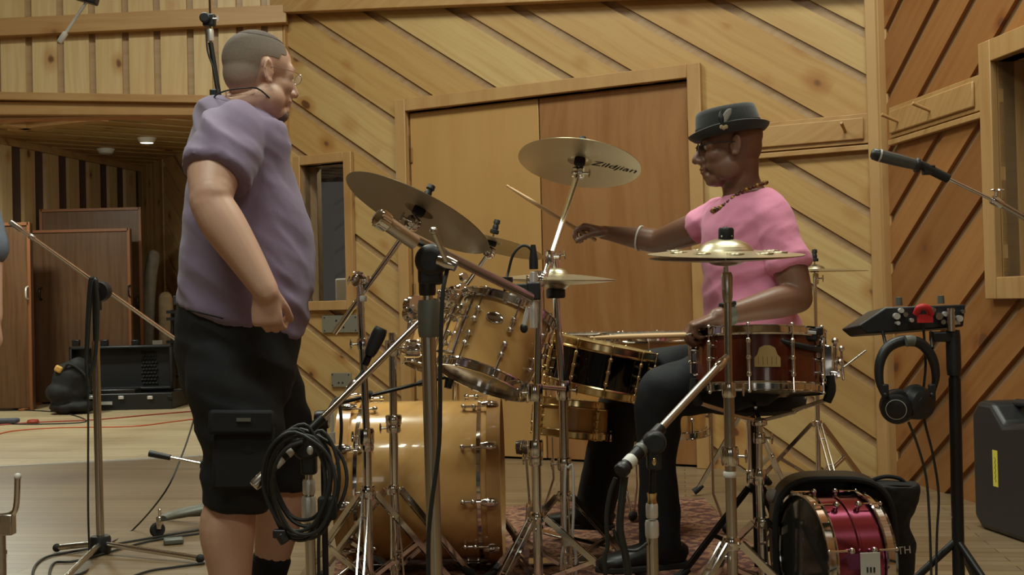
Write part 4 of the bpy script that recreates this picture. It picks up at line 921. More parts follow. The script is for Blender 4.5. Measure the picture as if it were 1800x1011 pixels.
# ---------------------------------------------------------------- throne
tc = W(1325, 700, 3.80); t = thing('drum_throne', 'black padded drum throne under the seated drummer', 'stool', drop(tc, GZ))
mb = MB(); mb.lathe([(0, -.045), (.13, -.045), (.16, -.03), (.165, 0), (.15, .03), (.1, .04), (0, .04)], tc, (0, 0, 1), 36); part('seat', mb, M['black_cloth'], t)
pole(t, drop(tc, .05), tc-V((0, 0, .04)), .0125, M['black_metal']); tripod(t, drop(tc, 0), .3, .1, .24, radians(60), M['black_metal'])
# ---------------------------------------------------------------- purple snare, drum case, stick bag
pz = V((-.97, -.20, .03)).normalized(); pc = W(1464, 990, 3.3); pc.z = .178+.014
pc = drop(pc, .183); ps = drum('purple_snare_drum', 'purple chrome snare drum standing on edge beside the black stick bag', pc, pz, .166, .16, M['purple'], M['chrome'], M['chrome'], 8, spin=.1, heads=(M['head_dark'], M['head_white']))
mb = MB(); mb.lathe([(.1665, -.006), (.170, -.003), (.170, .003), (.1665, .006)], n=72); part('centre_bead', mb, M['purple'], ps)
# price tag
p = pc+V((.16, -.13, -.115)); mb = MB(); mb.box(W(1530, 992, 3.1), (.052, .002, .06)); tg = solo('paper_tag', mb, M['white'], 'small white printed tag hanging on the purple snare', 'tag', W(1530, 992, 3.1), bevel=.003)
mb = MB()
for i in range(3): mb.box(W(1525+i*6, 1002, 3.097), (.004, .001, .014))
part('print', mb, M['ink'], tg)
# round drum case standing open behind the snare
cc = drop(W(1462, 960, 3.46), .0); cx = V((-.12, -1, 0)).normalized()
t = thing('drum_case', 'open black drum case shell standing behind the purple snare', 'case', cc)
def squircle(rx, ry, n=44, p=3.4): return [(rx*math.copysign(abs(cos(2*pi*i/n))**(2/p), cos(2*pi*i/n)), ry*math.copysign(abs(sin(2*pi*i/n))**(2/p), sin(2*pi*i/n))) for i in range(n)]
sdv = V((-cx.y, cx.x, 0)); cc2 = V((cc.x, cc.y, .196)); S = lambda q, o: [cc2+sdv*x+V((0, 0, y))+cx*o for x, y in q]
mb = MB(); mb.rings([S(squircle(.172, .194), .07), S(squircle(.172, .194), -.06), S(squircle(.15, .17), -.075), S(squircle(.01, .01), -.075)], cap=False); mb.rings([S(squircle(.172, .194), .07), S(squircle(.160, .182), .07), S(squircle(.160, .182), -.05), S(squircle(.01, .01), -.055)], cap=False); part('shell', mb, M['black'], t)
mb = MB(); mb.path(S(squircle(.166, .188), .07), .009, n=8, k=1, closed=True); part('rim', mb, M['rubber'], t)
# stick bag
p0 = drop(W(1548, 1000, 3.45), 0); t = thing('stick_bag', 'black stick bag with pale lettering standing open behind the purple snare', 'bag', p0)
mb = MB(); z = 3.45
prof = [(1545, 1095, .075, .05), (1545, 1060, .085, .055), (1548, 1010, .088, .06), (1555, 965, .09, .06), (1552, 930, .078, .058), (1553, 895, .088, .06), (1556, 865, .098, .06), (1556, 850, .096, .058)]
mb.loft([(W(x, y, z), a, b) for x, y, a, b in prof], hint=(1, 0, 0), n=28, k=4); 
mb2 = remesh(mb, .006, 3, disp=lambda p, q: .006*noise.noise(p*14)+.003*noise.noise(p*40)); part('pouch', mb2, M['black_cloth'], t)
mb = MB(); mb.path([W(1518, 858, z), W(1530, 846, z), W(1556, 838, z), W(1582, 842, z), W(1596, 856, z)], .006, n=8); part('handle', mb, M['black_cloth'], t)
mb = MB(); mb.loft([(W(1500, 860, z), .012, .03), (W(1530, 852, z), .008, .045), (W(1565, 850, z), .008, .045), (W(1606, 853, z), .006, .03)], hint=(0, 0, 1), n=14); part('flap', mb, M['black_cloth'], t)
part('lettering', text_mb('FIRTH', .030, W(1563, 960, z)+V((0, -.073, 0)), (1, .05, .07), (0, 0, 1), depth=.001), M['silver'], t, label='pale printed lettering')
mb = MB(); mb.ball(W(1357, 871, 3.5), (.018, .018, .021)); s = solo('soft_mallet', mb, M['white'], 'round white felt mallet head leaning out of the black drum case', 'mallet', W(1357, 871, 3.5))
mb = MB(); mb.tube(W(1357, 871, 3.5), W(1378, 985, 3.48), .006); part('shaft', mb, M['stick'], s)
# ---------------------------------------------------------------- microphone stands
# thick foreground stand
b = drop(W(766, 1000, 2.5), 0); t = thing('microphone_stand', 'thick nickel microphone stand in the middle with a heavy boom over the rack tom', 'microphone stand', b)
pole(t, (b.x, b.y, .03), W(752, 560, 2.5), .0155, M['nickel']); pole(t, W(752, 560, 2.5), W(752, 500, 2.5), .011, M['nickel'])
part('sleeve', ring(W(754, 560, 2.5), (0, 0, 1), .0235, .078), M['steel_grey'], t); part('lock_collar', ring(W(751, 502, 2.5), (0, 0, 1), .018, .042), M['black'], t)
bl = W(676, 390, 2.42); bm = W(760, 448, 2.5); br = W(932, 522, 3.0)
mb = MB(); c = W(760, 457, 2.5); s = V((0, 1, 0)); mb.lathe([(0, -.03), (.028, -.03), (.034, -.02), (.034, .02), (.028, .03), (0, .03)], c, V((.1, 1, .1)), 24); mb.box(W(757, 478, 2.5), (.052, .04, .055)); part('clutch', mb, M['black'], t, .008)
pole(t, lerp(bl, bm, .25), br, .0115, M['nickel'], 'boom_arm'); pole(t, bl, lerp(bl, bm, .62), .0155, M['nickel'], 'counterweight')
d = (bl-bm).normalized(); mb = MB(); mb.lathe([(.0155, -.01), (.019, -.006), (.0195, .012), (.017, .02), (.006, .024), (0, .024)], bl, d, 20)
for k in range(12):
    a, bb = frame_from(d); e = bl+(a*cos(k*pi/6)+bb*sin(k*pi/6))*.0185; mb.tube(e-d*.004, e+d*.017, .0025, n=6)
part('end_knob', mb, M['chrome'], t, label='shiny fluted end knob')
mb = MB(); mb.tube(W(784, 458, 2.44), W(762, 408, 2.4), .0055); mb.ball(W(762, 406, 2.4), .0085); h = part('t_handle', mb, M['nickel'], t)
mb = MB(); mb.lathe([(0, -.02), (.012, -.02), (.015, 0), (.012, .02), (0, .02)], W(786, 462, 2.46), (1, -.2, -.4), 18); part('lock_knob', mb, M['chrome'], t)
zb = .03
for a in (radians(20), radians(140), radians(260)):
    mb = MB(); dd = V((cos(a), sin(a), 0)); mb.loft([(V((b.x, b.y, .06)), .02, .02), (V((b.x, b.y, .035))+dd*.2, .014, .012), (V((b.x, b.y, .02))+dd*.36, .012, .01)], hint=(0, 0, 1), n=12); part('leg', mb, M['black_metal'], t)
mb = MB(); mb.path([W(787, 470, 2.47), W(778, 520, 2.45), W(774, 640, 2.44), W(772, 780, 2.44), W(757, 900, 2.43), W(753, 1000, 2.43), drop(W(753, 1000, 2.43), .006)], .0045, n=8); solo('microphone_cable', mb, M['cable'], 'black cable running down the thick nickel stand', 'cable', W(774, 640, 2.44))
# silver pencil microphone at its end
p = W(938, 520, 3.03); t = thing('pencil_microphone', 'silver pencil condenser microphone upright over the rack tom', 'microphone', p)
mb = MB(); mb.tube(W(938, 577, 3.03), W(938, 478, 3.03), .0098, n=20); part('body', mb, M['silver'], t, .001)
mb = MB(); mb.lathe([(0, -.012), (.0115, -.012), (.0115, .012), (.009, .03), (.006, .05), (0, .05)], W(938, 465, 3.03), (0, 0, 1), 20); part('plug', mb, M['black'], t, label='black cable plug')
mb = MB(); mb.box(W(938, 512, 3.03), (.034, .03, .045)); mb.box(W(912, 507, 3.03), (.05, .022, .024)); part('clip', mb, M['black'], t, .004)
mb = MB(); mb.path([W(938, 455, 3.03), W(932, 437, 3.03), W(918, 432, 3.03), W(902, 448, 3.03), W(893, 480, 3.03), W(888, 498, 3.01)], .0035, n=8, k=5); solo('microphone_cable', mb, M['cable'], 'black cable looping up from the silver pencil microphone', 'cable', W(918, 432, 3.03))
mb = MB(); mb.lathe([(0, -.01), (.017, -.01), (.019, -.004), (.019, .006), (0, .008)], W(888, 492, 2.93), (0, 0, 1), 18); mb.tube(W(889, 512, 2.93), W(888, 492, 2.93), .006); solo('boom_cable_knob', mb, M['black'], 'small black knob on top of the heavy boom near its end', 'knob', W(888, 492, 2.93))
p = W(924, 556, 3.3); t = thing('drum_microphone', 'small chrome microphone hanging below the boom end at the rack tom', 'microphone', p)
mb = MB(); mb.tube(W(930, 540, 3.3), W(922, 572, 3.3), .0085); part('body', mb, M['silver'], t, .001); mb = MB(); mb.tube(W(926, 535, 3.3), W(930, 524, 3.02), .004); part('clip_arm', mb, M['black_metal'], t)
mb = MB(); mb.ball(W(921, 577, 3.3), (.011, .011, .014)); part('grille', mb, M['black'], t)
# stand B with diagonal boom and cable coil
b = drop(W(548, 1000, 2.62), 0); t = thing('microphone_stand', 'microphone stand carrying a cable coil, its boom pointing up at the thick stand', 'microphone stand', b)
pole(t, (b.x, b.y, .03), W(543, 870, 2.62), .0115, M['chrome_worn']); part('collar', ring(W(543, 895, 2.62), (0, 0, 1), .0165, .055), M['silver'], t, label='grey lower collar'); part('collar', ring(W(543, 856, 2.62), (0, 0, 1), .014, .032), M['silver'], t); pole(t, W(543, 870, 2.62), W(543, 800, 2.62), .008, M['chrome'])
cc = W(541, 782, 2.62); mb = MB(); mb.lathe([(0, -.02), (.03, -.02), (.034, -.012), (.034, .012), (.03, .02), (0, .02)], cc, (0, 1, 0), 24); mb.box(W(543, 806, 2.62), (.034, .03, .07)); cl = part('clutch', mb, M['black'], t, .006)
mb = MB(); mb.ball(W(545, 792, 2.595), (.007, .004, .01)); part('screw', mb, M['silver'], cl)
e0 = W(458, 843, 2.56); e1 = W(748, 555, 2.75); pole(t, e0, e1, .0075, M['chrome'], 'boom_arm'); pole(t, lerp(e0, e1, .03), lerp(e0, e1, .36), .0105, M['black_metal'], 'counterweight')
dd = (e1-e0).normalized(); part('end_cap', ring(e0, dd, .0125, .04), M['nickel'], t); part('white_band', ring(lerp(e0, e1, .10), dd, .0113, .025), M['white'], t); part('white_band', ring(lerp(e0, e1, .16), dd, .0125, .014), M['white'], t)
for a in (radians(60), radians(180), radians(300)):
    mb = MB(); d3 = V((cos(a), sin(a), 0)); mb.tube(V((b.x, b.y, .06)), V((b.x, b.y, .02))+d3*.33, .01); part('leg', mb, M['black_metal'], t)
# coil of cable hanging on it
cen = W(532, 838, 2.55); t = thing('cable_coil', 'coil of black microphone cable hanging in big loops from the stand by the cargo shorts', 'cable', cen)
rr = random.Random(7); mb = MB(); pts = []
for k in range(7):
    w_ = .060+.020*rr.random(); h_ = .088+.030*rr.random(); ox = rr.uniform(-.014, .016); oz = rr.uniform(-.018, .012)
    for i in range(12):
        a = pi/2+2*pi*i/12; f = k+i/12; pts.append(cen+V((w_*cos(a)+ox, -.02+.05*f/7+.008*sin(a*2), h_*sin(a)+oz-(.012 if i in (5, 6, 7) else 0))))
mb.path(pts, .0042, n=8, k=3); part('loops', mb, M['cable'], t)
mb = MB(); q = W(492, 938, 2.55); mb.tube(q, q+V((.012, 0, -.02)), .012); mb.box(q+V((0, 0, .0)), (.028, .02, .018)); part('plug', mb, M['black'], t, .003)
mb = MB(); q = W(597, 885, 2.55); mb.box(W(576, 893, 2.55), (.04, .03, .05)); part('strap', mb, M['black_cloth'], t, .006)
mb = MB(); mb.path([W(566, 745, 2.75), W(592, 700, 2.8), W(600, 745, 2.8), W(596, 800, 2.8), W(585, 835, 2.75), W(570, 870, 2.7), W(560, 960, 2.7), drop(W(560, 990, 2.7), .01)], .004, n=8); solo('hanging_cable', mb, M['cable'], 'thin black cable looping behind the coil toward the bass drum', 'cable', W(592, 700, 2.8))
mb = MB(); mb.path([W(575, 720, 2.8), W(583, 725, 2.8), W(584, 760, 2.8)], .004); mb.tube(W(584, 760, 2.8), W(585, 780, 2.8), .007); solo('cable_plug', mb, M['silver'], 'silver jack plug dangling above the cable coil', 'plug', W(584, 770, 2.8))
# short stand with the black side-address mic
b = drop(W(572, 1000, 3.45), 0); t = thing('microphone_stand', 'short black microphone stand behind the coil holding the oval black microphone', 'microphone stand', b)
pole(t, (b.x, b.y, .03), W(568, 755, 3.45), .009, M['black_metal']); pole(t, W(525, 790, 3.4), W(640, 652, 3.5), .0065, M['black_metal'], 'boom_arm'); mic_clutch(t, W(566, 738, 3.45), (0, 1, 0))
d4 = (W(640, 652, 3.5)-W(525, 790, 3.4)).normalized(); part('white_band', ring(W(573, 733, 3.43), d4, .009, .02), M['white'], t); part('collar', ring(W(618, 678, 3.48), d4, .010, .035), M['chrome'], t)
for a in (radians(80), radians(200), radians(320)):
    mb = MB(); d3 = V((cos(a), sin(a), 0)); mb.tube(V((b.x, b.y, .08)), V((b.x, b.y, .02))+d3*.26, .008); part('leg', mb, M['black_metal'], t)
p = W(660, 600, 3.45); up = (W(668, 578, 3.45)-W(648, 622, 3.45)).normalized(); t = thing('condenser_microphone', 'oval black condenser microphone in front of the bass drum', 'microphone', p)
mb = MB(); mb.loft([(p-up*.045, .014, .012), (p-up*.03, .018, .015), (p+up*.0, .021, .016), (p+up*.03, .021, .016), (p+up*.042, .017, .013)], n=24); part('grille', mb, M['black'], t)
mb = MB(); mb.tube(p-up*.046, W(642, 640, 3.46), .011); part('body', mb, M['black_metal'], t)
# thin black boom under the tom
b = W(645, 693, 3.66); t = thing('clamp_boom', 'thin black boom reaching under the tom from the tilted crash stand', 'microphone stand', b)
pole(t, W(600, 708, 3.62), W(788, 662, 3.85), .006, M['black_metal'], 'boom_arm'); part('clamp', ring(b, (1, 0, -.25), .013, .03), M['black'], t); part('collar', ring(W(745, 672, 3.8), (1, 0, .25), .01, .04), M['black'], t)
p = W(790, 668, 3.86); t = thing('tom_microphone', 'small black microphone pointing at the underside of the rack tom', 'microphone', p)
mb = MB(); mb.lathe([(0, -.03), (.012, -.028), (.015, 0), (.018, .01), (.016, .03), (0, .034)], p, (.2, .2, .9), 20); part('body', mb, M['black'], t)
# ---------------------------------------------------------------- low mic stand in front of the drummer
b = drop(W(1146, 1000, 2.5), 0); t = thing('microphone_stand', 'microphone stand in front of the drummer\'s leg with a white-taped boom end', 'microphone stand', b)
pole(t, (b.x, b.y, .03), W(1146, 940, 2.5), .0125, M['chrome_worn']); part('collar', ring(W(1146, 930, 2.5), (0, 0, 1), .0145, .035), M['silver'], t, label='grey lower collar'); part('collar', ring(W(1146, 898, 2.5), (0, 0, 1), .013, .03), M['silver'], t)
mb = MB(); mb.lathe([(.011, .012), (.009, 0), (.011, -.012), (0, -.012)], W(1146, 877, 2.5), (0, 0, 1), 18); part('ring_nut', mb, M['gold'], t); pole(t, W(1146, 872, 2.5), W(1148, 815, 2.5), .007, M['black_metal'])
e0 = W(1088, 832, 2.44); e1 = W(1278, 628, 2.72); pole(t, lerp(e0, e1, .3), e1, .0085, M['nickel'], 'boom_arm'); pole(t, lerp(e0, e1, .03), lerp(e0, e1, .36), .0135, M['black_metal'], 'grip'); dd = (e1-e0).normalized()
part('white_band', ring(lerp(e0, e1, .09), dd, .0142, .024), M['white'], t); part('collar', ring(lerp(e0, e1, .185), dd, .0155, .014), M['steel_grey'], t); part('end_ring', ring(lerp(e0, e1, .03), dd, .016, .018), M['black'], t)
mb = MB(); mb.lathe([(0, -.018), (.022, -.018), (.026, 0), (.022, .018), (0, .018)], W(1150, 778, 2.5), (0, 1, 0), 22); mb.box(W(1149, 800, 2.5), (.03, .028, .06)); cl = part('clutch', mb, M['black'], t, .005)
mb = MB(); mb.ball(W(1150, 812, 2.47), (.0045, .003, .008)); part('screw', mb, M['gold'], cl); part('collar', ring(lerp(e0, e1, .93), dd, .0105, .03), M['chrome'], t)
for a in (radians(80), radians(200), radians(320)):
    mb = MB(); d3 = V((cos(a), sin(a), 0)); mb.tube(V((b.x, b.y, .08)), V((b.x, b.y, .02))+d3*.33, .01); part('leg', mb, M['black_metal'], t)
for i, (pts, rr_, lb) in enumerate((([(1082, 840), (1072, 868), (1066, 910), (1068, 960), (1064, 1010)], .0045, 'thin black cable hanging left of the white-taped boom end'), ([(1098, 838), (1093, 880), (1090, 930), (1100, 980), (1106, 1030)], .008, 'thick black cable hanging straight down from the white-taped boom end'), ([(1078, 930), (1092, 962), (1118, 968), (1138, 955)], .0035, 'thin grey-green cable sagging between the hanging cables and the stand'))):
    P = [W(x, y, 2.46) for x, y in pts]; 
    if i < 2: P.append(drop(P[-1]+V((.02, 0, 0)), .008))
    mb = MB(); mb.path(P, rr_, n=10, k=5); solo('microphone_cable', mb, M['cable'], lb, 'cable', P[0])
# ---------------------------------------------------------------- left stand
b = drop(W(177, 968, 4.5), 0); t = thing('microphone_stand', 'tall steel microphone stand at the left with a low three-leg base', 'microphone stand', b)
pole(t, (b.x, b.y, .03), W(168, 600, 4.5), .0145, M['chrome_worn']); pole(t, W(168, 600, 4.5), W(166, 520, 4.5), .009, M['black_metal'])
part('base', ring((b.x, b.y, .035), (0, 0, 1), .038, .065), M['black'], t)
for x, y, mt in ((352, 982, M['chrome']), (95, 1035, M['nickel']), (100, 963, M['nickel'])):
    q = floor_pt(x, y, .018); mb = MB(); mb.tube((b.x, b.y, .04), q, .0105); lg = part('leg', mb, mt, t); mb = MB(); mb.ball(q, .016); part('rubber_foot', mb, M['rubber'], lg)
e0 = W(28, 397, 4.35); e1 = W(318, 603, 4.7); mic_clutch(t, W(172, 508, 4.5), (0, 1, 0), 1.6); pole(t, e0, e1, .0075, M['chrome'], 'boom_arm'); dd = (e1-e0).normalized(); part('end_cap', ring(e0, dd, .0105, .05), M['nickel'], t); part('collar', ring(lerp(e0, e1, .09), dd, .011, .02), M['nickel'], t)
mb = MB(); mb.lathe([(0, -.018), (.035, -.018), (.04, 0), (.035, .018), (0, .018)], W(178, 512, 4.46), (.2, 1, .1), 24); part('lock_knob', mb, M['black'], t)
# cables folded over it
t = thing('cable_bundle', 'black cables folded over the clutch of the left microphone stand', 'cable', W(165, 500, 4.42))
for k, xs in enumerate(((163, 158, 153, 152), (168, 172, 168, 158), (160, 155, 152, 155))):
    mb = MB(); mb.path([W(172, 505, 4.42), W(xs[0], 495-k*3, 4.40), W(xs[1], 540, 4.41), W(xs[2], 620, 4.42), W(xs[3], 640+20*k, 4.42)], .007, n=8, k=5); part('strand', mb, M['cable'], t)
mb = MB(); P = [W(155, 640, 4.42), W(155, 760, 4.42), W(155, 900, 4.42), W(157, 985, 4.42), floor_pt(150, 1005, .006), floor_pt(100, 1020, .006)]; mb.path(P, .004, n=8); part('strand', mb, M['cable'], t)
# floor cables on the left
def floor_cable(lb, pts, r=.0045, mat=None, grp=None, z0=.006):
    P = [floor_pt(x, y, z0) if len(q) == 0 else W(x, y, q[0]) for x, y, *q in pts]; mb = MB(); mb.path(P, r, n=8, k=5); return solo('floor_cable', mb, mat or M['cable'], lb, 'cable', P[0], grp)
floor_cable('black cable arching from the man\'s shorts down to the left stand base', [(352, 690, 4.9), (340, 740, 4.9), (320, 800, 4.8), (290, 865, 4.7), (235, 930), (190, 957)], .0035)
floor_cable('black cable looping over the floor left of the stand base', [(350, 932), (270, 945), (150, 966), (80, 980), (58, 1005), (70, 1030)])
floor_cable('second black cable looping beside the stand base', [(350, 938), (260, 952), (140, 985), (95, 990), (85, 1020)])
floor_cable('black cable lying along the front of the stand leg', [(360, 990), (300, 998), (262, 1004), (220, 1018)])
floor_cable('red cable stretched across the pale floor of the alcove', [(-10, 748), (60, 743), (170, 738), (260, 730), (355, 722)], .007, M['cable_red'])
floor_cable('orange cable in front of the red one on the pale floor', [(-10, 765), (30, 757), (110, 752), (230, 750), (300, 742), (356, 735)], .006, M['cable_orange'])
floor_cable('black cable behind the red one near the flight case', [(-10, 722), (60, 722), (120, 728), (150, 742), (60, 746), (0, 745)], .006)
floor_cable('tangle of black cable right of the flight case', [(300, 700), (330, 695), (350, 702), (335, 708), (310, 700), (345, 690), (355, 698)], .007)
mb = MB(); mb.box(floor_pt(10, 740, .03), (.2, .12, .04)); solo('blue_cloth', mb, M['curtain'], 'small blue-grey cloth bundle lying at the left edge of the pale floor', 'cloth', floor_pt(10, 740, .03), bevel=.015)
for i, (x, y) in enumerate(((36, 716), (58, 741))):
    q = floor_pt(x, y, .02); mb = MB(); mb.lathe([(0, -.02), (.07-.03*i, -.02), (.08-.03*i, 0), (.04, .015), (0, .02)], q, (0, 0, 1), 18); solo('floor_connector', mb, M['black'] if i == 0 else M['cable_red'], ('flat black connector puck lying on the pale floor', 'small dark red connector lying on the pale floor')[i], 'connector', q)
# small mic on low boom behind the man
a0 = W(262, 797, 4.3); a1 = W(362, 817, 4.3); t = thing('low_microphone', 'black-handled microphone on a short low boom left of the man\'s legs', 'microphone', a0)
mb = MB(); mb.tube(a0, lerp(a0, a1, .38), .0125, .0105); part('handle', mb, M['black'], t, .002); mb = MB(); mb.tube(lerp(a0, a1, .36), a1, .006); part('shaft', mb, M['chrome'], t); part('clutch', ring(a1, (1, 0, -.2), .018, .035), M['black'], t)
b = drop(a1+V((.03, 0, 0)), 0); mb = MB(); mb.tube(b+V((0, 0, .02)), a1+V((.03, 0, 0)), .009); part('pole', mb, M['black_metal'], t)
cst = floor_pt(277, 945, 0); q = floor_pt(360, 925, 0); t = thing('caster_base', 'grey rolling base leg with a black caster behind the man', 'rolling base', cst)
mb = MB(); mb.loft([(cst+V((.02, 0, .075)), .012, .02), (lerp(cst, q, .4)+V((0, 0, .075)), .018, .03), (q+V((0.1, 0, .09)), .025, .035)], hint=(0, 0, 1), n=16); part('leg', mb, M['steel_grey'], t)
mb = MB(); mb.lathe([(0, -.012), (.026, -.012), (.03, -.006), (.03, .006), (.026, .012), (0, .012)], cst+V((0, 0, .031)), (.6, -.8, 0), 22); w_ = part('wheel', mb, M['rubber'], t); mb = MB(); mb.box(cst+V((.01, 0, .06)), (.02, .04, .05)); mb.tube(cst+V((.01, 0, .08)), cst+V((.01, 0, .115)), .006); part('caster_fork', mb, M['chrome'], t, .004)
q = floor_pt(305, 951, .012); mb = MB(); mb.box(q, (.075, .05, .022), Matrix.Rotation(.3, 3, 'Z')); solo('floor_block', mb, M['steel_grey'], 'small dark block on the floor beside the caster', 'block', q, bevel=.006)
# bottom-left chrome cradle
z = 2.9; p = W(10, 945, z); t = thing('chrome_cradle', 'chrome U-shaped instrument cradle at the bottom left edge', 'instrument stand', drop(p, 0))
mb = MB(); mb.path([W(31, 838, z), W(29, 885, z), W(22, 903, z), W(0, 908, z), W(-28, 903, z), W(-34, 880, z), W(-34, 838, z)], .0072, n=12, k=4); part('fork', mb, M['chrome'], t); mb = MB(); mb.ball(W(31, 838, z), .009); part('fork_tip', mb, M['white'], t)
mb = MB(); mb.box(W(14, 922, z), (.03, .03, .05)); mb.tube(drop(W(2, 930, z), .02), W(1, 905, z), .011); part('post', mb, M['nickel'], t, .003)
for a in (.3, 2.4, 4.5): mb = MB(); c = drop(W(2, 930, z), .06); mb.tube(c, V((c.x+.25*cos(a), c.y+.25*sin(a), .015)), .009); part('leg', mb, M['nickel'], t)
# overhead boom (top left)
z = 5.0; t = thing('overhead_microphone_stand', 'overhead microphone stand rising behind the man\'s head to the top edge', 'microphone stand', drop(W(388, 600, z), 0))
pole(t, W(366, -160, z), W(372, 95, z), .0075, M['chrome'], 'upper_tube'); mb = MB(); mb.box(W(368, 36, z), (.05, .04, .05)); mb.lathe([(0, -.02), (.022, -.02), (.022, .02), (0, .02)], W(361, 32, z-.02), (0, 1, 0), 18); part('clamp', mb, M['black'], t, .005)
part('coupler', ring(W(370, 62, z), (0, 0, 1), .014, .05), M['silver'], t); mb = MB(); boltwing(mb, W(374, 33, z-.02), (1, 0, 0), .02); part('wing_bolt', mb, M['silver'], t)
pole(t, W(370, 75, z), W(386, 175, z), .011, M['black_metal'], 'lower_tube'); pole(t, drop(W(386, 300, z), .03), W(386, 175, z), .012, M['black_metal'])
mb = MB(); mb.lathe([(0, -.02), (.025, -.02), (.03, 0), (.025, .02), (0, .02)], W(364, 186, z), (0, 1, 0), 20); mb.box(W(378, 168, z), (.04, .03, .05)); part('lock_knob', mb, M['black'], t, .004)
mb = MB(); mb.path([W(362, 50, z-.03), W(365, 90, z-.03), W(375, 120, z-.03), W(383, 165, z-.03)], .004, n=8); part('cable', mb, M['cable'], t)
cb = drop(W(386, 300, z), .0)
for a in (.5, 2.6, 4.7): mb = MB(); mb.tube(cb+V((0, 0, .06)), cb+V((.35*cos(a), .35*sin(a), .02)), .01); part('leg', mb, M['black_metal'], t)
z = 4.6; a0 = W(110, 66, z); a1 = W(152, 4, z); t = thing('hanging_boom', 'short silver boom end hanging in from the top left edge', 'microphone stand', a0)
pole(t, a0, a1, .006, M['silver'], 'boom_arm'); part('thread_end', ring(a0, a1-a0, .011, .045), M['silver'], t); mb = MB(); mb.box(a1+V((0, 0, .02)), (.09, .05, .04), Matrix.Rotation(.3, 3, 'Y')); mb.tube(a1, a1+V((.5, .1, .9)), .012); part('clutch', mb, M['black'], t, .006)
# ---------------------------------------------------------------- right mic
z = 3.0; a0 = W(1532, 270, z); a1 = W(1612, 290, z); d = (a1-a0).normalized(); t = thing('vocal_microphone', 'dark grey vocal microphone with a silver band reaching in from the right', 'microphone', a0)
mb = MB(); mb.lathe([(0, -.002), (.010, 0), (.0145, .005), (.0158, .018), (.0158, .022)], a0, d, 24); part('grille', mb, M['black'], t); part('silver_band', ring(a0+d*.021, d, .0165, .006), M['silver'], t)
mb = MB(); mb.lathe([(.0158, .024), (.0160, .06), (.0150, .09), (.0135, .118), (0, .122)], a0, d, 24); part('body', mb, M['mic_grey'], t)
b0 = W(1614, 288, z); b1 = W(1668, 315, z); t = thing('boom_microphone_stand', 'slim chrome boom stand holding the vocal microphone from beyond the right edge', 'microphone stand', drop(W(1995, 500, z), 0))
mb = MB(); mb.tube(W(1608, 290, z), W(1616, 291, z), .019); mb.tube(b0, b1, .012); mb.box(W(1632, 299, z), (.03, .02, .024)); part('clip', mb, M['black'], t, .003)
e = W(1752, 355, z); pole(t, b1, e, .0045, M['chrome'], 'boom_tip'); e2 = W(1995, 492, z); pole(t, e, e2, .0078, M['chrome_worn'], 'boom_arm'); collar(t, e, e2-e, .012, .03, (0, -.2, 1)); pole(t, drop(e2, .03), e2, .011, M['chrome_worn'])
for a in (.5, 2.6, 4.7): mb = MB(); mb.tube(drop(e2, .06), drop(e2, .02)+V((.3*cos(a), .3*sin(a), 0)), .01); part('leg', mb, M['black_metal'], t)
# ---------------------------------------------------------------- black post with mixer and headphones
z = 2.92; b = drop(W(1684, 1000, z), 0); t = thing('black_stand', 'black tubular stand carrying the small mixer on the right', 'stand', b)
pole(t, (b.x, b.y, .03), W(1678, 665, z), .0145, M['black_metal']); pole(t, W(1678, 665, z), W(1674, 580, z), .0125, M['black_metal']); part('collar', ring(W(1676, 620, z), (0, 0, 1), .0175, .11), M['black'], t); mb = MB(); mb.beam(W(1636, 592, z), W(1676, 592, z), .03, .025); part('arm', mb, M['black'], t, .004)
pole(t, W(1672, 582, z-.02), W(1671, 542, z-.02), .0095, M['nickel'], 'top_spigot')
for a in (.9, 3.0, 5.1): mb = MB(); mb.tube(V((b.x, b.y, .3)), V((b.x+.3*cos(a), b.y+.3*sin(a), .02)), .009); part('leg', mb, M['black_metal'], t)
p = W(1610, 560, z); t = thing('personal_mixer', 'small black personal mixer with knobs and jacks on the black stand', 'mixer', p)
mb = MB(); A, B, C, D = W(1508, 573, z-.02), W(1556, 541, z-.02), W(1570, 584, z-.02), W(1526, 588, z-.02)
dp = V((.0, .20, .03)); q1, q2 = W(1697, 536, z-.02), W(1694, 574, z-.02)
mb.extrude([W(1508, 573, z+.0), W(1557, 540, z+.0), W(1698, 535, z), W(1694, 574, z), W(1572, 584, z), W(1525, 587, z)], (0, .15, -.012)); part('case', mb, M['black'], t, .004)
mb = MB()
jr = random.Random(5)
for i, (x, y, s) in enumerate(((1574, 556, .008), (1589, 553, .006), (1600, 563, .005), (1648, 556, .009), (1659, 552, .006), (1655, 566, .006), (1684, 560, .008), (1690, 548, .005), (1582, 546, .006), (1638, 545, .006), (1576, 568, .005))):
    mb = MB(); c = W(x, y, z-.002); mb.tube(c, c+V((0, -.014, 0)), s, n=14); part('jack', mb, M['silver'] if i % 2 == 0 else M['nickel'], t)
mb = MB(); mb.box(W(1680, 567, z-.004), (.02, .006, .01)); part('label_plate', mb, M['white'], t)
for x, y in ((1580, 533), (1654, 530)): mb = MB(); mb.lathe([(0, 0), (.009, 0), (.008, .02), (0, .021)], W(x, y+4, z+.04), (0, 0, 1), 14); part('knob', mb, M['steel_grey'], t)
mb = MB(); mb.path([W(1610, 552, z-.03), W(1616, 541, z-.04), W(1630, 541, z-.04), W(1637, 553, z-.03)], .008, n=10); mb.box(W(1626, 560, z-.03), (.035, .012, .02)); solo('red_cable_tie', mb, M['red'], 'bright red rubber band curled on the front of the mixer', 'cable tie', W(1626, 556, z-.03), bevel=.004)
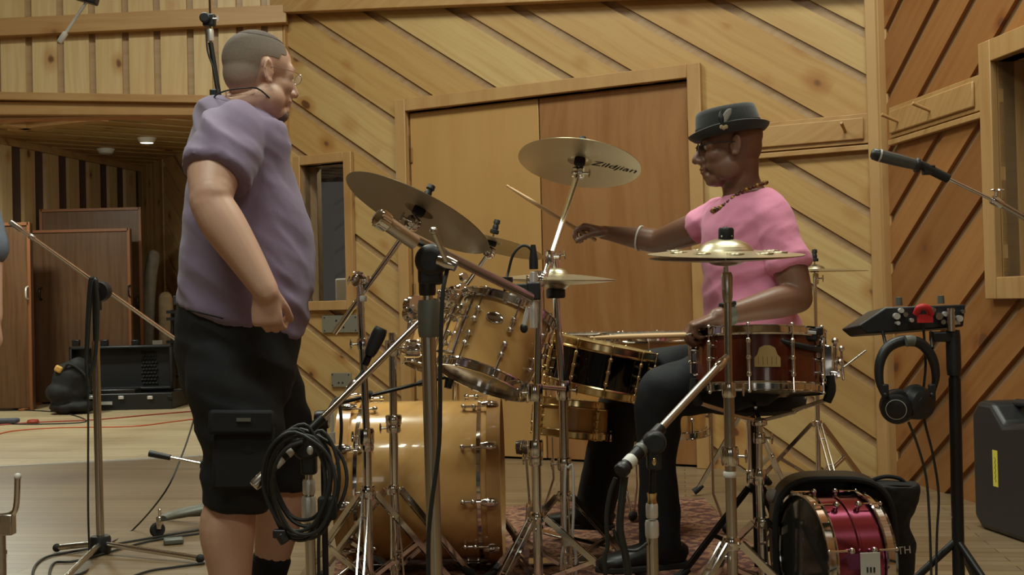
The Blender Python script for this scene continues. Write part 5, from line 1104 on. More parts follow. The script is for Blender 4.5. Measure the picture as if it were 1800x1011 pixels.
# headphones
p = W(1596, 660, 2.86); t = thing('headphones', 'black over-ear headphones hanging under the mixer', 'headphones', p)
zz = 2.86; P = [(1556, 700), (1546, 670), (1547, 636), (1562, 610), (1590, 599), (1618, 604), (1638, 628), (1645, 660), (1640, 690)]
mb = MB(); mb.path([W(x, y, zz+.04*k/8) for k, (x, y) in enumerate(P)], [.006, .010, .012, .013, .013, .013, .012, .010, .006], n=12, k=4, flatb=None); part('headband', mb, M['black'], t)
mb = MB(); mb.path([W(1592, 600, zz), W(1600, 599, zz), W(1607, 600, zz)], .0137, n=12); part('grey_pad', mb, M['steel_grey'], t)
for (x0, y0, ax, nm) in ((1577, 716, V((-.35, -.85, -.1)), 1), (1613, 708, V((.35, -.8, -.1)), 0)):
    c = W(x0, y0, zz+.01); ax = ax.normalized(); mb = MB(); mb.lathe([(0, .03), (.022, .03), (.036, .022), (.040, .008), (.041, -.004), (.0, -.004)], c, ax, 32); cu = part('ear_cup', mb, M['black_metal'] if nm else M['black'], t)
    mb = MB(); mb.torus(c-ax*.012, ax, .030, .013, 32, 10); part('ear_pad', mb, M['rubber'], cu)
    mb = MB(); mb.torus(c+ax*.028, ax, .023, .0016, 32, 6); part('silver_ring', mb, M['silver'] if nm else M['black_metal'], cu)
for x in (1556, 1638): mb = MB(); mb.box(W(x, 690, zz), (.016, .012, .04)); mb.ball(W(x, 694, zz-.01), .006); part('yoke', mb, M['black'], t, .003)
for i, x in enumerate((1564, 1640)):
    mb = MB(); mb.tube(W(x-4 if i else x-12, 584, zz+.06), W(x-6 if i == 0 else x-1, 612, zz+.02), .004); solo('hanging_hook', mb, M['black_metal'], ('black hook holding the headphones at their camera-left side', 'black hook holding the headphones beside the post')[i], 'hook', W(x, 600, zz+.04))
for i, pts in enumerate((((1597, 742), (1612, 780), (1628, 840), (1634, 920), (1637, 1011), (1638, 1040)), ((1622, 560), (1627, 640), (1622, 720), (1640, 800), (1650, 870), (1647, 940), (1646, 1040)))):
    P = [W(x, y, zz-.01+.06*i) for x, y in pts]; P.append(drop(P[-1], .01)); mb = MB(); mb.path(P, .0032, n=8, k=5); solo('headphone_cable', mb, M['cable'], ('thin black cable hanging from the bottom of the headphone cup', 'thin black cable hanging from the red band on the mixer')[i], 'cable', P[0])
# ---------------------------------------------------------------- black case right
cb = floor_pt(1790, 938, 0); n = -WR.n; p0 = floor_pt(1712, 925); 
rot = Matrix((WR.d, -WR.n, V((0, 0, 1)))).transposed(); cs = p0+WR.d*.28-WR.n*.10; t = thing('hard_case', 'tall black hard case with a yellow tape label standing at the right edge', 'case', drop(cs, 0))
mb = MB(); ht = W(1712, 702, p0.y).z
sx, sy = .56, .20; pl = [(-sx/2, .04), (-sx/2+.05, 0), (sx/2-.05, 0), (sx/2, .04), (sx/2, ht-.05), (sx/2-.05, ht), (.14, ht), (.11, ht-.055), (-.05, ht-.075), (-.13, ht), (-sx/2+.05, ht), (-sx/2, ht-.05)]
mb.extrude([cs+rot@V((x, -sy/2, z_)) for x, z_ in pl], rot@V((0, sy, 0))); part('shell', mb, M['black'], t, .022, segs=4)
mb = MB(); mb.path([cs+rot@V((x, 0, z_)) for x, z_ in ((-.13, ht-.03), (-.12, ht-.005), (.1, ht-.005), (.12, ht-.03))], .016, n=12, k=3); part('handle', mb, M['black'], t)
mb = MB(); mb.beam(cs+rot@V((0, -sy/2-.004, .03)), cs+rot@V((0, -sy/2-.004, ht-.09)), .006, .02) if False else None
yt = cs+rot@V((-sx/2+.17, -sy/2-.001, ht*.5)); mb = MB(); mb.box(yt, (.034, .002, .135), rot); tp = part('tape_label', mb, M['tape_yellow'], t, label='yellow tape label'); 
r2 = rot@V((0, 0, 1)); mb = text_mb('Cym  bag', .022, yt+rot@V((0, -.0016, 0)), (0, 0, 1), rot@V((-1, 0, 0)), depth=.0003, shear=.3) if False else MB()
hr = random.Random(2); pts = [yt+rot@V((.004*sin(k*2.1)+.002, -.002, -.05+.0065*k)) for k in range(15)]; mb.path(pts, .0007, n=5, k=3); part('scribble', mb, M['ink'], tp)
# ---------------------------------------------------------------- alcove: gobos, rugs, flight case
def gobo(x0, x1, y0, y1, Z, th, label, handles, yaw=0):
    a, b2 = W(x0, y1, Z), W(x1, y1, Z); hgt = W((x0+x1)/2, y0, Z).z; c = drop((a+b2)/2, 0); wd = (b2-a).length
    t = thing('acoustic_panel', label, 'acoustic panel', c, None); mb = MB(); mb.box(c+V((0, th/2, hgt/2+.01)), (wd, th, hgt-.02)); part('board', mb, M['gobo'], t, .008)
    mb = MB()
    for q in ((c+V((-wd/2, -.006, hgt/2)), (.03, .02, hgt)), (c+V((wd/2, -.006, hgt/2)), (.03, .02, hgt)), (c+V((0, -.006, hgt-.015)), (wd, .02, .03))): mb.box(*q)
    part('edge_trim', mb, M['pine_dark'], t, .003)
    for hx, hy, mt in handles:
        p = W(hx, hy, Z-.03); mb = MB(); mb.path([p+V((0, .02, .06)), p+V((0, -.03, .04)), p+V((0, -.03, -.04)), p+V((0, .02, -.06))], .009, n=8); part('handle', mb, mt, t)
    for sx in (-1, 1): mb = MB(); mb.box(c+V((sx*(wd/2-.06), th/2, .012)), (.06, .3, .022)); part('foot', mb, M['pine_dark'], t, .003)
gobo(78, 252, 366, 692, 12.45, .1, 'back dark plywood panel of the three leaning in the alcove', [(243, 530, M['black_metal'])])
gobo(58, 232, 403, 706, 12.1, .1, 'front dark plywood panel with black handles behind the flight case', [(72, 516, M['black_metal']), (228, 512, M['black_metal'])])
gobo(-60, 56, 392, 706, 11.4, .1, 'dark plywood panel with a silver handle cut by the left edge', [(48, 515, M['silver'])])
c0 = floor_pt(258, 697, 0); zr = c0.y-.1
mb = MB(); mb.limb([(W(256, 690, zr), .072), (W(258, 600, zr), .074), (W(263, 500, zr), .07), (W(270, 450, zr), .066)], n=24); solo('rolled_rug', mb, M['rolled'], 'tall rolled grey patterned rug standing beside the plywood panels', 'rug', drop(W(258, 690, zr), 0))
mb = MB(); mb.limb([(W(293, 685, zr), .075), (W(293, 600, zr), .08), (W(291, 525, zr), .075)], n=24); solo('rolled_rug', mb, M['rolled2'], 'short rolled beige rug right of the tall grey one', 'rug', drop(W(292, 685, zr), 0))
mb = MB(); mb.box(W(277, 610, zr-.25), (.1, .02, .14)); solo('white_card', mb, M['white'], 'small white card standing behind the flight case lid', 'card', W(277, 610, zr-.25))
z = 12.0; t = thing('equipment_rack', 'dark equipment trolley behind the standing man beside the beige rolled rug', 'rack', drop(W(335, 690, z), 0))
for x in (303, 350):
    mb = MB(); mb.tube(drop(W(x, 690, z), 0), W(x, 545, z), .018); part('post', mb, M['black_metal'], t)
for y in (548, 560, 600, 660): mb = MB(); mb.box(W(326, y, z), (.30, .3, .03)); part('shelf', mb, M['black_metal'], t)
mb = MB(); mb.box(W(332, 630, z), (.26, .28, .14)); mb.box(W(332, 528, z), (.24, .3, .1)); part('equipment_box', mb, M['black'], t, .01)
# open flight case
z = 10.7; fl = floor_pt(198, 722, 0); z = fl.y; t = thing('flight_case', 'open black flight case with latches on the pale alcove floor', 'case', fl)
x0, x1 = W(88, 700, z).x, W(303, 700, z).x; cx_ = (x0+x1)/2; wd = x1-x0; hb = W(200, 692, z).z
mb = MB(); D = .55; mb.box((cx_, z+D/2, .012), (wd, D, .024))
for q in (((cx_, z+.01, hb/2), (wd, .03, hb)), ((cx_, z+D-.01, hb/2), (wd, .03, hb)), ((x0+.015, z+D/2, hb/2), (.03, D, hb)), ((x1-.015, z+D/2, hb/2), (.03, D, hb))): mb.box(*q)
part('base_tray', mb, M['black'], t, .012)
zl = z+D; hl = W(200, 608, zl).z; mb = MB(); cxl = (W(125, 650, zl).x+W(306, 650, zl).x)/2; wl = W(306, 650, zl).x-W(125, 650, zl).x; hc_ = (hl+hb)/2; hh = hl-hb
mb.box((cxl, zl+.06, hc_), (wl, .02, hh)); 
for q in (((cxl, zl+.0, hl-.015), (wl, .12, .03)), ((cxl-wl/2+.015, zl, hc_), (.03, .12, hh)), ((cxl+wl/2-.015, zl, hc_), (.03, .12, hh)), ((cxl, zl, hb+.01), (wl, .12, .03))): mb.box(*q)
part('lid', mb, M['black'], t, .01)
mb = MB(); a, b2 = W(247, 620, zl), W(276, 680, zl)
for i in range(5):
    for j_ in range(10): mb.ball((a.x+(b2.x-a.x)*(i+.5*(j_ % 2))/5, zl+.045, a.z+(b2.z-a.z)*j_/10), (.016, .018, .013), n=8, m=6)
part('foam_lining', mb, M['rubber'], t, kind='stuff')
for x in (100, 160, 213, 264, 300): mb = MB(); p = W(x, 699, z-.012); mb.box(p, (.05, .02, .03)); part('latch', mb, M['silver'] if x in (213, 160, 264) else M['black_metal'], t, .003)
for x in (134, 184, 238): mb = MB(); p = W(x, 603, zl); mb.box(p, (.07, .05, .06)); part('corner_catch', mb, M['black_metal'], t, .006)
mb = MB(); mb.box(W(187, 709, z-.012), (.11, .01, .03)); part('name_plate', mb, M['silver'], t)
mb = MB(); p = W(187, 688, z-.02); mb.box((p.x, z+.1, hb+.015), (.52, .2, .05)); solo('laptop_case', mb, M['black_metal'], 'flat dark grey case lying across the front of the flight case', 'case', (p.x, z+.1, hb+.0), bevel=.012)
# backpack
z2 = z-.25; q = drop(W(126, 690, z2), 0); t = thing('backpack', 'black backpack slumped against the left end of the flight case', 'bag', q)
mb = MB(); mb.ball(W(128, 670, z2), (.19, .14, .2)); mb.ball(W(118, 690, z2), (.2, .16, .12)); mb.ball(W(136, 650, z2), (.12, .11, .11)); mb.ball((q.x, q.y, .07), (.21, .17, .07)); part('bag_body', remesh(mb, .015, 4, disp=lambda p, n_: .02*noise.noise(p*9)), M['black_cloth'], t)
mb = MB(); mb.path([W(110, 655, z2-.1), W(122, 640, z2-.12), W(150, 660, z2-.12), W(158, 690, z2-.14)], .012, n=8); part('strap', mb, M['black_cloth'], t)
mb = MB(); mb.box(W(103, 649, z2-.1), (.07, .04, .06), Matrix.Rotation(.5, 3, 'Y')); solo('yellow_tag', mb, plain('ochre_cloth', srgb(206, 160, 84), .7), 'small ochre cloth tucked on top of the backpack', 'cloth', W(103, 649, z2-.1), bevel=.015)
# ---------------------------------------------------------------- people
def basis(f, up=(0, 0, 1)):
    f = V(f).normalized(); l = V(up).cross(f).normalized(); u = f.cross(l); return Matrix((f, l, u)).transposed()
class Head:
    def __init__(s, org, fwd, sc=1.0, roll=0.0):
        s.o = V(org); s.M = basis(fwd) @ Matrix.Rotation(roll, 3, 'X'); s.k = sc
    def p(s, x, y, z): return s.o+s.M@V((x, y, z))*s.k
    def ball(s, mb, c, r, rot=None, n=18, m=12):
        R = s.M @ rot if rot is not None else s.M
        mb.ball(s.p(*c), tuple(q*s.k for q in r), R, n, m)
    def build(s, mb, jowl=0.0, nose=1.0, lips=1.0):
        B = lambda c, r, rot=None: s.ball(mb, c, r, rot, 24, 16)
        B((-.010, 0, .036), (.096, .076, .082)); B((.018, 0, .03), (.072, .070, .074)); B((-.03, 0, .0), (.070, .066, .07))
        B((.034, 0, -.03), (.054, .060, .078)); B((.052, 0, -.098), (.034, .036+jowl*.4, .026)); B((.07, 0, -.105), (.018, .02, .016))
        for y in (-1, 1):
            B((.015, y*.040, -.068), (.048, .024+jowl, .042)); B((.058, y*.038, -.028), (.028, .024, .026)); B((.072, y*.030, .022), (.018, .028, .009))
            B((.066, y*.05, .008), (.014, .014, .03)); B((.060, y*.030, -.058), (.022, .02, .024))
            # ear with a rim
            er = Matrix.Rotation(y*radians(-18), 3, 'Z') @ Matrix.Rotation(radians(-8), 3, 'Y')
            B((-.006, y*.075, -.006), (.014, .009, .028), er); B((.004, y*.074, -.008), (.007, .008, .010))
            c = V((-.010, y*.083, -.002)); pts = [c+er@V((.013*cos(a)*(1 if cos(a) < 0 else .75), .0, .026*sin(a)-(.006 if sin(a) < -.5 else 0))) for a in [radians(q) for q in (30, 60, 90, 120, 150, 180, 210, 240, 265, 285)]]
            mb.path([s.p(*q) for q in pts], .0052*s.k, n=10, k=3); B((.0, y*.079, -.031), (.007, .005, .009))
        B((.088, 0, -.008), (.014, .012, .03)); 
        mb.limb([(s.p(.086, 0, .014), .007*s.k), (s.p(.098, 0, -.006), .0085*s.k), (s.p(.108*nose, 0, -.026), .0115*s.k), (s.p(.112*nose, 0, -.035), .0125*s.k)], n=14)
        for y in (-1, 1): B((.098, y*.012*nose, -.040), (.013, .0095, .009))
        B((.087, 0, -.060), (.014, .024, .012)); B((.0935, 0, -.064), (.0085*lips, .024, .0055*lips)); B((.0915, 0, -.0745), (.0085*lips, .021, .006*lips)); B((.082, 0, -.088), (.014, .022, .012))
    def eyes(s, root, body):
        for y in (-1, 1):
            mb = MB(); s.ball(mb, (.0745, y*.031, .003), (.0125, .0135, .0115)); e = part('eye', mb, M['eye'], root)
            mb = MB(); s.ball(mb, (.084, y*.0315, .002), (.0045, .006, .006)); part('iris', mb, M['ink'], e)
    def brows(s, root, mat):
        for y in (-1, 1):
            mb = MB(); mb.path([s.p(.089, y*.016, .022), s.p(.087, y*.032, .028), s.p(.073, y*.052, .022)], [.003*s.k, .004*s.k, .002*s.k], n=8); part('eyebrow', mb, mat, root)
    def lip_part(s, root, mat):
        mb = MB(); s.ball(mb, (.0945, 0, -.0640), (.009, .021, .0052)); s.ball(mb, (.0925, 0, -.0742), (.009, .019, .0056)); part('lips', mb, mat, root)
def hand(mb, wrist, f, n, t, curls, sc=1.0, spread=.06, thumb=(.75, .55, .35)):
    """palm and five separate fingers. f fingers' direction, n out of the palm, t towards the thumb"""
    f = V(f).normalized(); t = V(t); t = (t-f*t.dot(f)).normalized(); n_ = f.cross(t); n = n_ if n_.dot(V(n)) > 0 else -n_
    w = V(wrist); k = sc
    mb.loft([(w-f*.012*k, .027*k, .020*k), (w+f*.02*k, .033*k, .0185*k), (w+f*.055*k, .040*k, .0165*k), (w+f*.085*k, .042*k, .0145*k), (w+f*.098*k, .038*k, .011*k)], hint=t, n=20, k=3)
    mb.ball(w+f*.035*k+t*.022*k+n*.012*k, (.022*k, .018*k, .016*k))
    L = (.076, .085, .079, .062); off = (.030, .0105, -.0095, -.029); rad = (.0088, .0092, .0088, .0078); tips = []
    for i in range(4):
        p = w+f*(.088-(.004 if i == 0 else 0)-(.010 if i == 3 else 0))*k+t*off[i]*k; c = curls[i]; ang = 0; d0 = (f+t*spread*(1.5-i)).normalized(); pts = [(p-d0*.012*k, rad[i]*k*1.05), (p, rad[i]*k*1.1)]
        for j, q in enumerate((.45, .31, .24)):
            ang += c*(.75, 1.05, .8)[j]; d = d0*cos(ang)+n*sin(ang); p = p+d*L[i]*q*k; pts.append((p, rad[i]*k*(1.0, .93, .78)[j]))
        mb.limb(pts, n=12, k=3); tips.append(p)
    p = w+f*.022*k+t*.026*k+n*.006*k; a, b, c = thumb; d1 = (t*a+f*b+n*c).normalized(); q = p+d1*.038*k; d2 = (f*.9+t*.15+n*(.25+c)).normalized(); r = q+d2*.032*k; s = r+(d2+n*.2-t*.15).normalized()*.026*k
    mb.limb([(p, .0145*k), (q, .0120*k), (r, .0105*k), (s, .0085*k)], n=12, k=3)
    return tips
def folds(seed, amp, dirv=(0, 0, 1), fz=9.0, aniso=3.0, gate=None):
    d = V(dirv).normalized(); sd = seed*7.3
    def f(p, q):
        a = p.dot(d); r = p-d*a; v = V((r.x*fz/aniso, r.y*fz/aniso, r.z*fz/aniso))+d*a*fz+V((sd, sd, sd))
        h = noise.noise(v); h2 = noise.noise(v*2.3+V((3, 1, 7)))
        g = gate(p) if gate else 1.0
        return amp*g*((1-abs(h)*2.2)*.7+h2*.35)
    return f
def shoe(root, ankle, f, mat, sole=.0, sc=1.0):
    f = V((f[0], f[1], 0)).normalized(); a = drop(ankle, sole); mb = MB(); z = V((0, 0, 1)); s = V((-f.y, f.x, 0))
    mb.loft([(a-f*.075+z*.032, .026, .030), (a-f*.05+z*.042, .036, .040), (a+f*.0+z*.048, .040, .046), (a+f*.06+z*.040, .043, .038), (a+f*.12+z*.031, .046, .029), (a+f*.165+z*.026, .038, .024), (a+f*.19+z*.02, .02, .015)], hint=s, n=20, k=3)
    mb.limb([(a+z*.05, .044), (a+z*.085-f*.005, .042)], n=16, k=2)
    m2 = remesh(mb, .007, 3); o = part('shoe', m2, mat, root); mb = MB()
    pts = [a-f*.085+s*0, a-f*.07+s*.032, a+s*.036, a+f*.09+s*.046, a+f*.16+s*.038, a+f*.2, a+f*.16-s*.036, a+f*.09-s*.042, a-s*.034, a-f*.07-s*.032]
    mb.extrude([drop(p, sole+.001) for p in pts], (0, 0, .02)); part('sole', mb, M['rubber'], o, .005); return o

# ---- the standing man
FZ = 3.28; Fm = V((.86, .51, 0)).normalized(); Rm_ = V((Fm.y, -Fm.x, 0))
mr = thing('person', 'standing person in a mauve t-shirt and black cargo shorts, hand at the front pocket', 'person', floor_pt(440, 1125))
hd = Head(W(455, 131, FZ), (.80, .60, -.10), 1.0)
mb = MB(); hd.build(mb, jowl=.012, nose=1.0, lips=.8)
nk0 = hd.p(-.028, 0, -.045)
mb.loft([(nk0, .062, .058), (W(441, 170, 3.27), .070, .066), (W(433, 190, 3.28), .064, .068), (W(426, 205, 3.28), .08, .10)], hint=Fm, n=24)
mb.ball(hd.p(.0, 0, -.10), (.06, .055, .04), hd.M)
tors = [(W(428, 200, 3.28), .07, .10), (W(420, 222, 3.28), .10, .175), (W(421, 270, 3.28), .12, .180), (W(424, 330, 3.28), .13, .172), (W(432, 400, 3.28), .155, .172), (W(434, 460, 3.28), .168, .176), (W(428, 520, 3.28), .162, .178), (W(420, 590, 3.28), .15, .178), (W(418, 650, 3.28), .14, .172)]
mb.loft([(p, a*.93, b*.93) for p, a, b in tors], hint=Fm, n=28)
sh = W(405, 240, 3.13); el = W(368, 352, 3.00); wr = W(464, 506, 2.98)
mb.limb([(sh, .068), (lerp(sh, el, .5)+V((-.012, 0, 0)), .070), (el+V((.006, 0, .012)), .054)], n=20)
mb.limb([(el, .052), (lerp(el, wr, .25)+V((0, 0, -.004)), .056), (lerp(el, wr, .6), .047), (wr, .034), (lerp(el, wr, 1.06), .031)], n=20)
mb.ball(el+V((-.028, 0, -.006)), .022)
hand(mb, lerp(el, wr, 1.0), (.06, .12, -1), (.25, .95, .1), (1, -.1, .1), (1.0, 1.05, 1.1, 1.15), sc=.98, thumb=(.45, .95, .5))
sh2 = W(440, 245, 3.40); el2 = W(462, 365, 3.52); wr2 = W(498, 490, 3.46)
mb.limb([(sh2, .062), (el2, .048)], n=16); mb.limb([(el2, .046), (wr2, .030)], n=16); hand(mb, wr2, (.2, -.2, -1), (-.5, -.8, 0), (.8, -.4, 0), (.5, .6, .6, .6))
kn = W(410, 840, 3.20); an = W(403, 1085, 3.20); kn2 = W(502, 835, 3.46); an2 = W(468, 1040, 3.50)
h1 = W(405, 655, 3.2); h2 = W(452, 655, 3.40)
mb.limb([(h1, .095), (lerp(h1, kn, .5), .085), (kn, .064), (lerp(kn, an, .13), .064), (lerp(kn, an, .36)+V((-.012, 0, 0)), .074), (lerp(kn, an, .7), .056), (an, .042)], n=20)
mb.limb([(h2, .09), (lerp(h2, kn2, .5), .08), (kn2, .062), (lerp(kn2, an2, .3), .070), (lerp(kn2, an2, .7), .052), (an2, .042)], n=20)
bodyM = remesh(mb, .0048, 5); part('body', bodyM, M['skin'], mr)
hd.eyes(mr, None); hd.brows(mr, M['stubble'])
# clipped hair: faded sides, darker top
def cap(hd, c, r, grow, cutf, n=40, m=28):
    mb = MB(); H2 = MB(); H2.ball((0, 0, 0), 1, n=n, m=m); keep = {}
    for i, v in enumerate(H2.v):
        q = V((v.x*(r[0]+grow)+c[0], v.y*(r[1]+grow)+c[1], v.z*(r[2]+grow)+c[2]))
        if cutf(q): keep[i] = len(mb.v); mb.v.append(hd.p(*q))
    for f in H2.f:
        if all(i in keep for i in f): mb.f.append(tuple(keep[i] for i in f))
    return mb
def extract(bm, hd, cut, grow):
    me = bpy.data.meshes.new('t'); me.from_pydata([tuple(v) for v in bm.v], [], bm.f); nr = [v.normal.copy() for v in me.vertices]; bpy.data.meshes.remove(me)
    Mi = hd.M.transposed(); out = MB(); keep = {}
    for i, v in enumerate(bm.v):
        if (v-hd.o).length < .2 and cut(Mi@(v-hd.o)/hd.k): keep[i] = len(out.v); out.v.append(v+nr[i]*grow)
    for f in bm.f:
        if all(i in keep for i in f): out.f.append(tuple(keep[i] for i in f))
    cnt = {}
    for f in out.f:
        for i in range(len(f)): e = tuple(sorted((f[i], f[(i+1) % len(f)]))); cnt[e] = cnt.get(e, 0)+1
    nb = {}
    for (a, b), c in cnt.items():
        if c == 1: nb.setdefault(a, []).append(b); nb.setdefault(b, []).append(a)
    for _ in range(8):
        new = {i: out.v[i]*.4+sum((out.v[j] for j in js), V((0, 0, 0)))*(.6/len(js)) for i, js in nb.items()}
        for i, p in new.items(): out.v[i] = p
    return out
sides = extract(bodyM, hd, lambda q: q.z > (-.075 if q.x < -.03 else (.0 if q.x < .03 else .05)) and not (q.x > .055 and q.z < .088) and not (abs(q.y) > .05 and q.x > -.028 and q.z < .034), .0014)
m2, nt2, b2_ = newmat('faded_hair'); tc = N(nt2, 'ShaderNodeTexCoord'); sp = N(nt2, 'ShaderNodeSeparateXYZ'); nt2.links.new(tc.outputs['Object'], sp.inputs[0])
zt = hd.o.z
mr_ = N(nt2, 'ShaderNodeMapRange'); mr_.inputs[1].default_value = zt-.055; mr_.inputs[2].default_value = zt+.085; nt2.links.new(sp.outputs[2], mr_.inputs[0])
cr = N(nt2, 'ShaderNodeValToRGB'); cr.color_ramp.elements[0].color = srgb(204, 164, 142); cr.color_ramp.elements[1].color = srgb(96, 82, 72); e = cr.color_ramp.elements.new(.35); e.color = srgb(150, 132, 118); e = cr.color_ramp.elements.new(.75); e.color = srgb(122, 108, 96)
nt2.links.new(mr_.outputs[0], cr.inputs[0]); nz = N(nt2, 'ShaderNodeTexNoise'); nz.inputs['Scale'].default_value = 320; nt2.links.new(tc.outputs['Object'], nz.inputs['Vector']); mxx = N(nt2, 'ShaderNodeMix', data_type='RGBA', blend_type='OVERLAY'); mxx.inputs[0].default_value = .45; nt2.links.new(cr.outputs[0], mxx.inputs[6]); nt2.links.new(nz.outputs['Color'], mxx.inputs[7]); nt2.links.new(mxx.outputs[2], b2_.inputs['Base Color']); b2_.inputs['Roughness'].default_value = .8
part('hair', sides, m2, mr, label='closely clipped hair fading at the sides')
top = extract(bodyM, hd, lambda q: q.z > .088+.25*max(0, -q.x-.03)+.5*max(0, abs(q.y)-.045) and q.x < .075, .0025); part('hair_top', top, M['hair_top'], mr, label='short darker brown hair on top')
mb = MB(); hd.ball(mb, (.062, 0, -.104), (.032, .034, .022)); hd.ball(mb, (.084, 0, -.098), (.012, .016, .018)); part('beard', mb, M['stubble'], mr, label='short greying chin beard')
# glasses
def specs(hd, root, mat, r=.0013, thick=1.0, w=.024, h=.016):
    root2 = None; mb = MB()
    for y in (-1, 1):
        mb.path([hd.p(.103, y*.032+w*cos(a), .0+h*sin(a)) for a in [2*pi*i/14 for i in range(14)]], r*1.1, n=6, k=2, closed=True)
        mb.path([hd.p(.102, y*(.032+w), .004), hd.p(.075, y*.072, .008), hd.p(.02, y*.080, .008), hd.p(-.008, y*.083, .004), hd.p(-.022, y*.081, -.012)], r*thick, n=6)
    mb.path([hd.p(.104, -.009, .004), hd.p(.110, 0, .007), hd.p(.104, .009, .004)], r, n=6); g = part('glasses', mb, mat, root)
    for y in (-1, 1):
        mb = MB(); c = hd.p(.103, y*.032, 0); fr = hd.M; mb.lathe([(0, -.0006), (1, -.0006), (1, .0006), (0, .0006)], (0, 0, 0), (1, 0, 0), 24)
        a_, b_ = frame_from(V((1, 0, 0))); mb.v = [c+fr@V((v.x, v.y*w*.97, v.z*h*.97)) for v in mb.v]; part('lens', mb, M['lens'], g)
specs(hd, mr, M['nickel'], .0010, 1.0, .022, .014)
mb = MB(); cN = W(434, 184, 3.27); mb.path([cN+Fm*(.088*cos(a))+Rm_*(.088*sin(a))+V((0, 0, .018-.05*max(0, cos(a))+.012*sin(a))) for a in [2*pi*i/16 for i in range(16)]], .0022, n=6, k=3, closed=True); part('neck_cord', mb, M['cable'], mr)
# shirt
mb = MB()
st = [(W(431, 186, 3.28), .070, .078), (W(428, 193, 3.28), .086, .11), (W(420, 212, 3.28), .102, .165), (W(419, 245, 3.28), .118, .188), (W(421, 300, 3.28), .132, .186), (W(427, 350, 3.28), .148, .182), (W(433, 410, 3.28), .172, .184), (W(436, 455, 3.28), .180, .186), (W(432, 500, 3.28), .176, .188), (W(427, 535, 3.28), .172, .190), (W(420, 562, 3.28), .168, .188)]
mb.loft(st, hint=Fm, n=36)
slv = W(381, 300, 3.07)
mb.limb([(W(412, 222, 3.15), .070), (W(404, 245, 3.12), .082), (lerp(sh, el, .30), .086), (lerp(sh, el, .56)+V((-.008, 0, 0)), .084)], n=26) if False else None
A_ = lerp(sh, el, .62)+V((-.006, 0, .0)); mb.loft([(W(425, 215, 3.18), .06, .06), (W(414, 228, 3.15), .078, .075), (W(405, 250, 3.12), .086, .084), (lerp(sh, el, .36), .086, .086), (A_, .087, .087)], hint=(1, 0, 0), n=26)
mb.loft([(W(440, 215, 3.36), .06, .06), (sh2, .074, .074), (lerp(sh2, el2, .6), .078, .078)], hint=(1, 0, 0), n=24)
def gt(p):
    return .4+1.0*max(0, min(1, (p.z-1.22)/.12)) + .9*max(0, min(1, (1.02-p.z)/.12))
f1 = folds(1, .012, (.62, -.1, .75), 14, 3.5, gt); f2 = folds(4, .0045, (.5, .3, .8), 9, 3.0)
shirt = remesh(mb, .007, 10, .6); 
def disp_all(mbx, fs, it=1):
    import bmesh
    me = bpy.data.meshes.new('t'); me.from_pydata([tuple(v) for v in mbx.v], [], mbx.f); nr = [v.normal.copy() for v in me.vertices]
    mbx.v = [p+n_*sum(f(p, n_) for f in fs) for p, n_ in zip(mbx.v, nr)]; bpy.data.meshes.remove(me); return mbx
so = part('t_shirt', disp_all(shirt, [f1, f2, folds(5, .0028, (.6, .2, .6), 24, 4.0)]), M['shirt'], mr)
# shorts
mb = MB()
mb.loft([(W(428, 515, 3.28), .155, .172), (W(426, 540, 3.28), .162, .180), (W(418, 600, 3.28), .158, .188), (W(418, 660, 3.28), .146, .186), (W(424, 700, 3.3), .12, .17)], hint=Fm, n=32)
mb.loft([(W(400, 610, 3.20), .10, .10), (W(410, 680, 3.19), .118, .112), (W(424, 760, 3.19), .108, .105), (W(420, 830, 3.20), .095, .098), (W(411, 893, 3.20), .079, .090)], hint=Fm, n=28)
mb.loft([(W(450, 620, 3.38), .10, .10), (W(462, 690, 3.40), .112, .11), (W(488, 760, 3.44), .092, .10), (W(500, 810, 3.46), .080, .088), (W(498, 850, 3.47), .074, .085)], hint=Fm, n=28)
sho = remesh(mb, .0075, 8, .6); so = part('cargo_shorts', disp_all(sho, [folds(9, .012, (.3, 0, .9), 9, 3.0), folds(12, .004, (.8, 0, .5), 14, 3)]), M['shorts'], mr)
def patch(cx, cy, w_, h_, z, yaw, tilt=0.0, th=.012):
    c = W(cx, cy, z); Rr = Matrix.Rotation(yaw, 3, 'Z') @ Matrix.Rotation(tilt, 3, 'Y'); mb = MB(); mb.box(c, (w_, th, h_), Rr); return mb
part('cargo_pocket', patch(428, 805, .155, .16, 3.096, .35, .06, .02), M['shorts'], so, .008); part('pocket_flap', patch(424, 742, .165, .062, 3.077, .35, .06, .022), M['shorts'], so, .008)
mb = patch(428, 738, .036, .009, 3.064, .35, .06, .002); part('pocket_label', mb, M['steel_grey'], so)
mb = MB(); mb.path([W(330, 545, 3.12), W(360, 552, 3.08), W(392, 560, 3.06)], .002, n=6); part('back_pocket_seam', mb, M['shorts'], so)
# socks and shoes
for an_, lb in ((an, 0), (an2, 1)):
    kk = kn if lb == 0 else kn2; mb = MB(); mb.limb([(lerp(kk, an_, .72 if lb else .84), .057 if lb else .05), (lerp(kk, an_, .85), .051), (an_, .046)], n=20); s_ = part('sock', mb, M['sock'], mr)
    if lb:
        q = W(470, 985, 3.445); mb = MB(); mb.path([q+V((-.022, 0, .008)), q+V((-.016, 0, -.004)), q+V((-.004, -.002, -.003)), q+V((.024, .002, .012))], [.001, .004, .0035, .0006], n=8, k=4); part('swoosh_mark', mb, M['silver'], s_)
    shoe(mr, an_, Fm, M['shoe'])

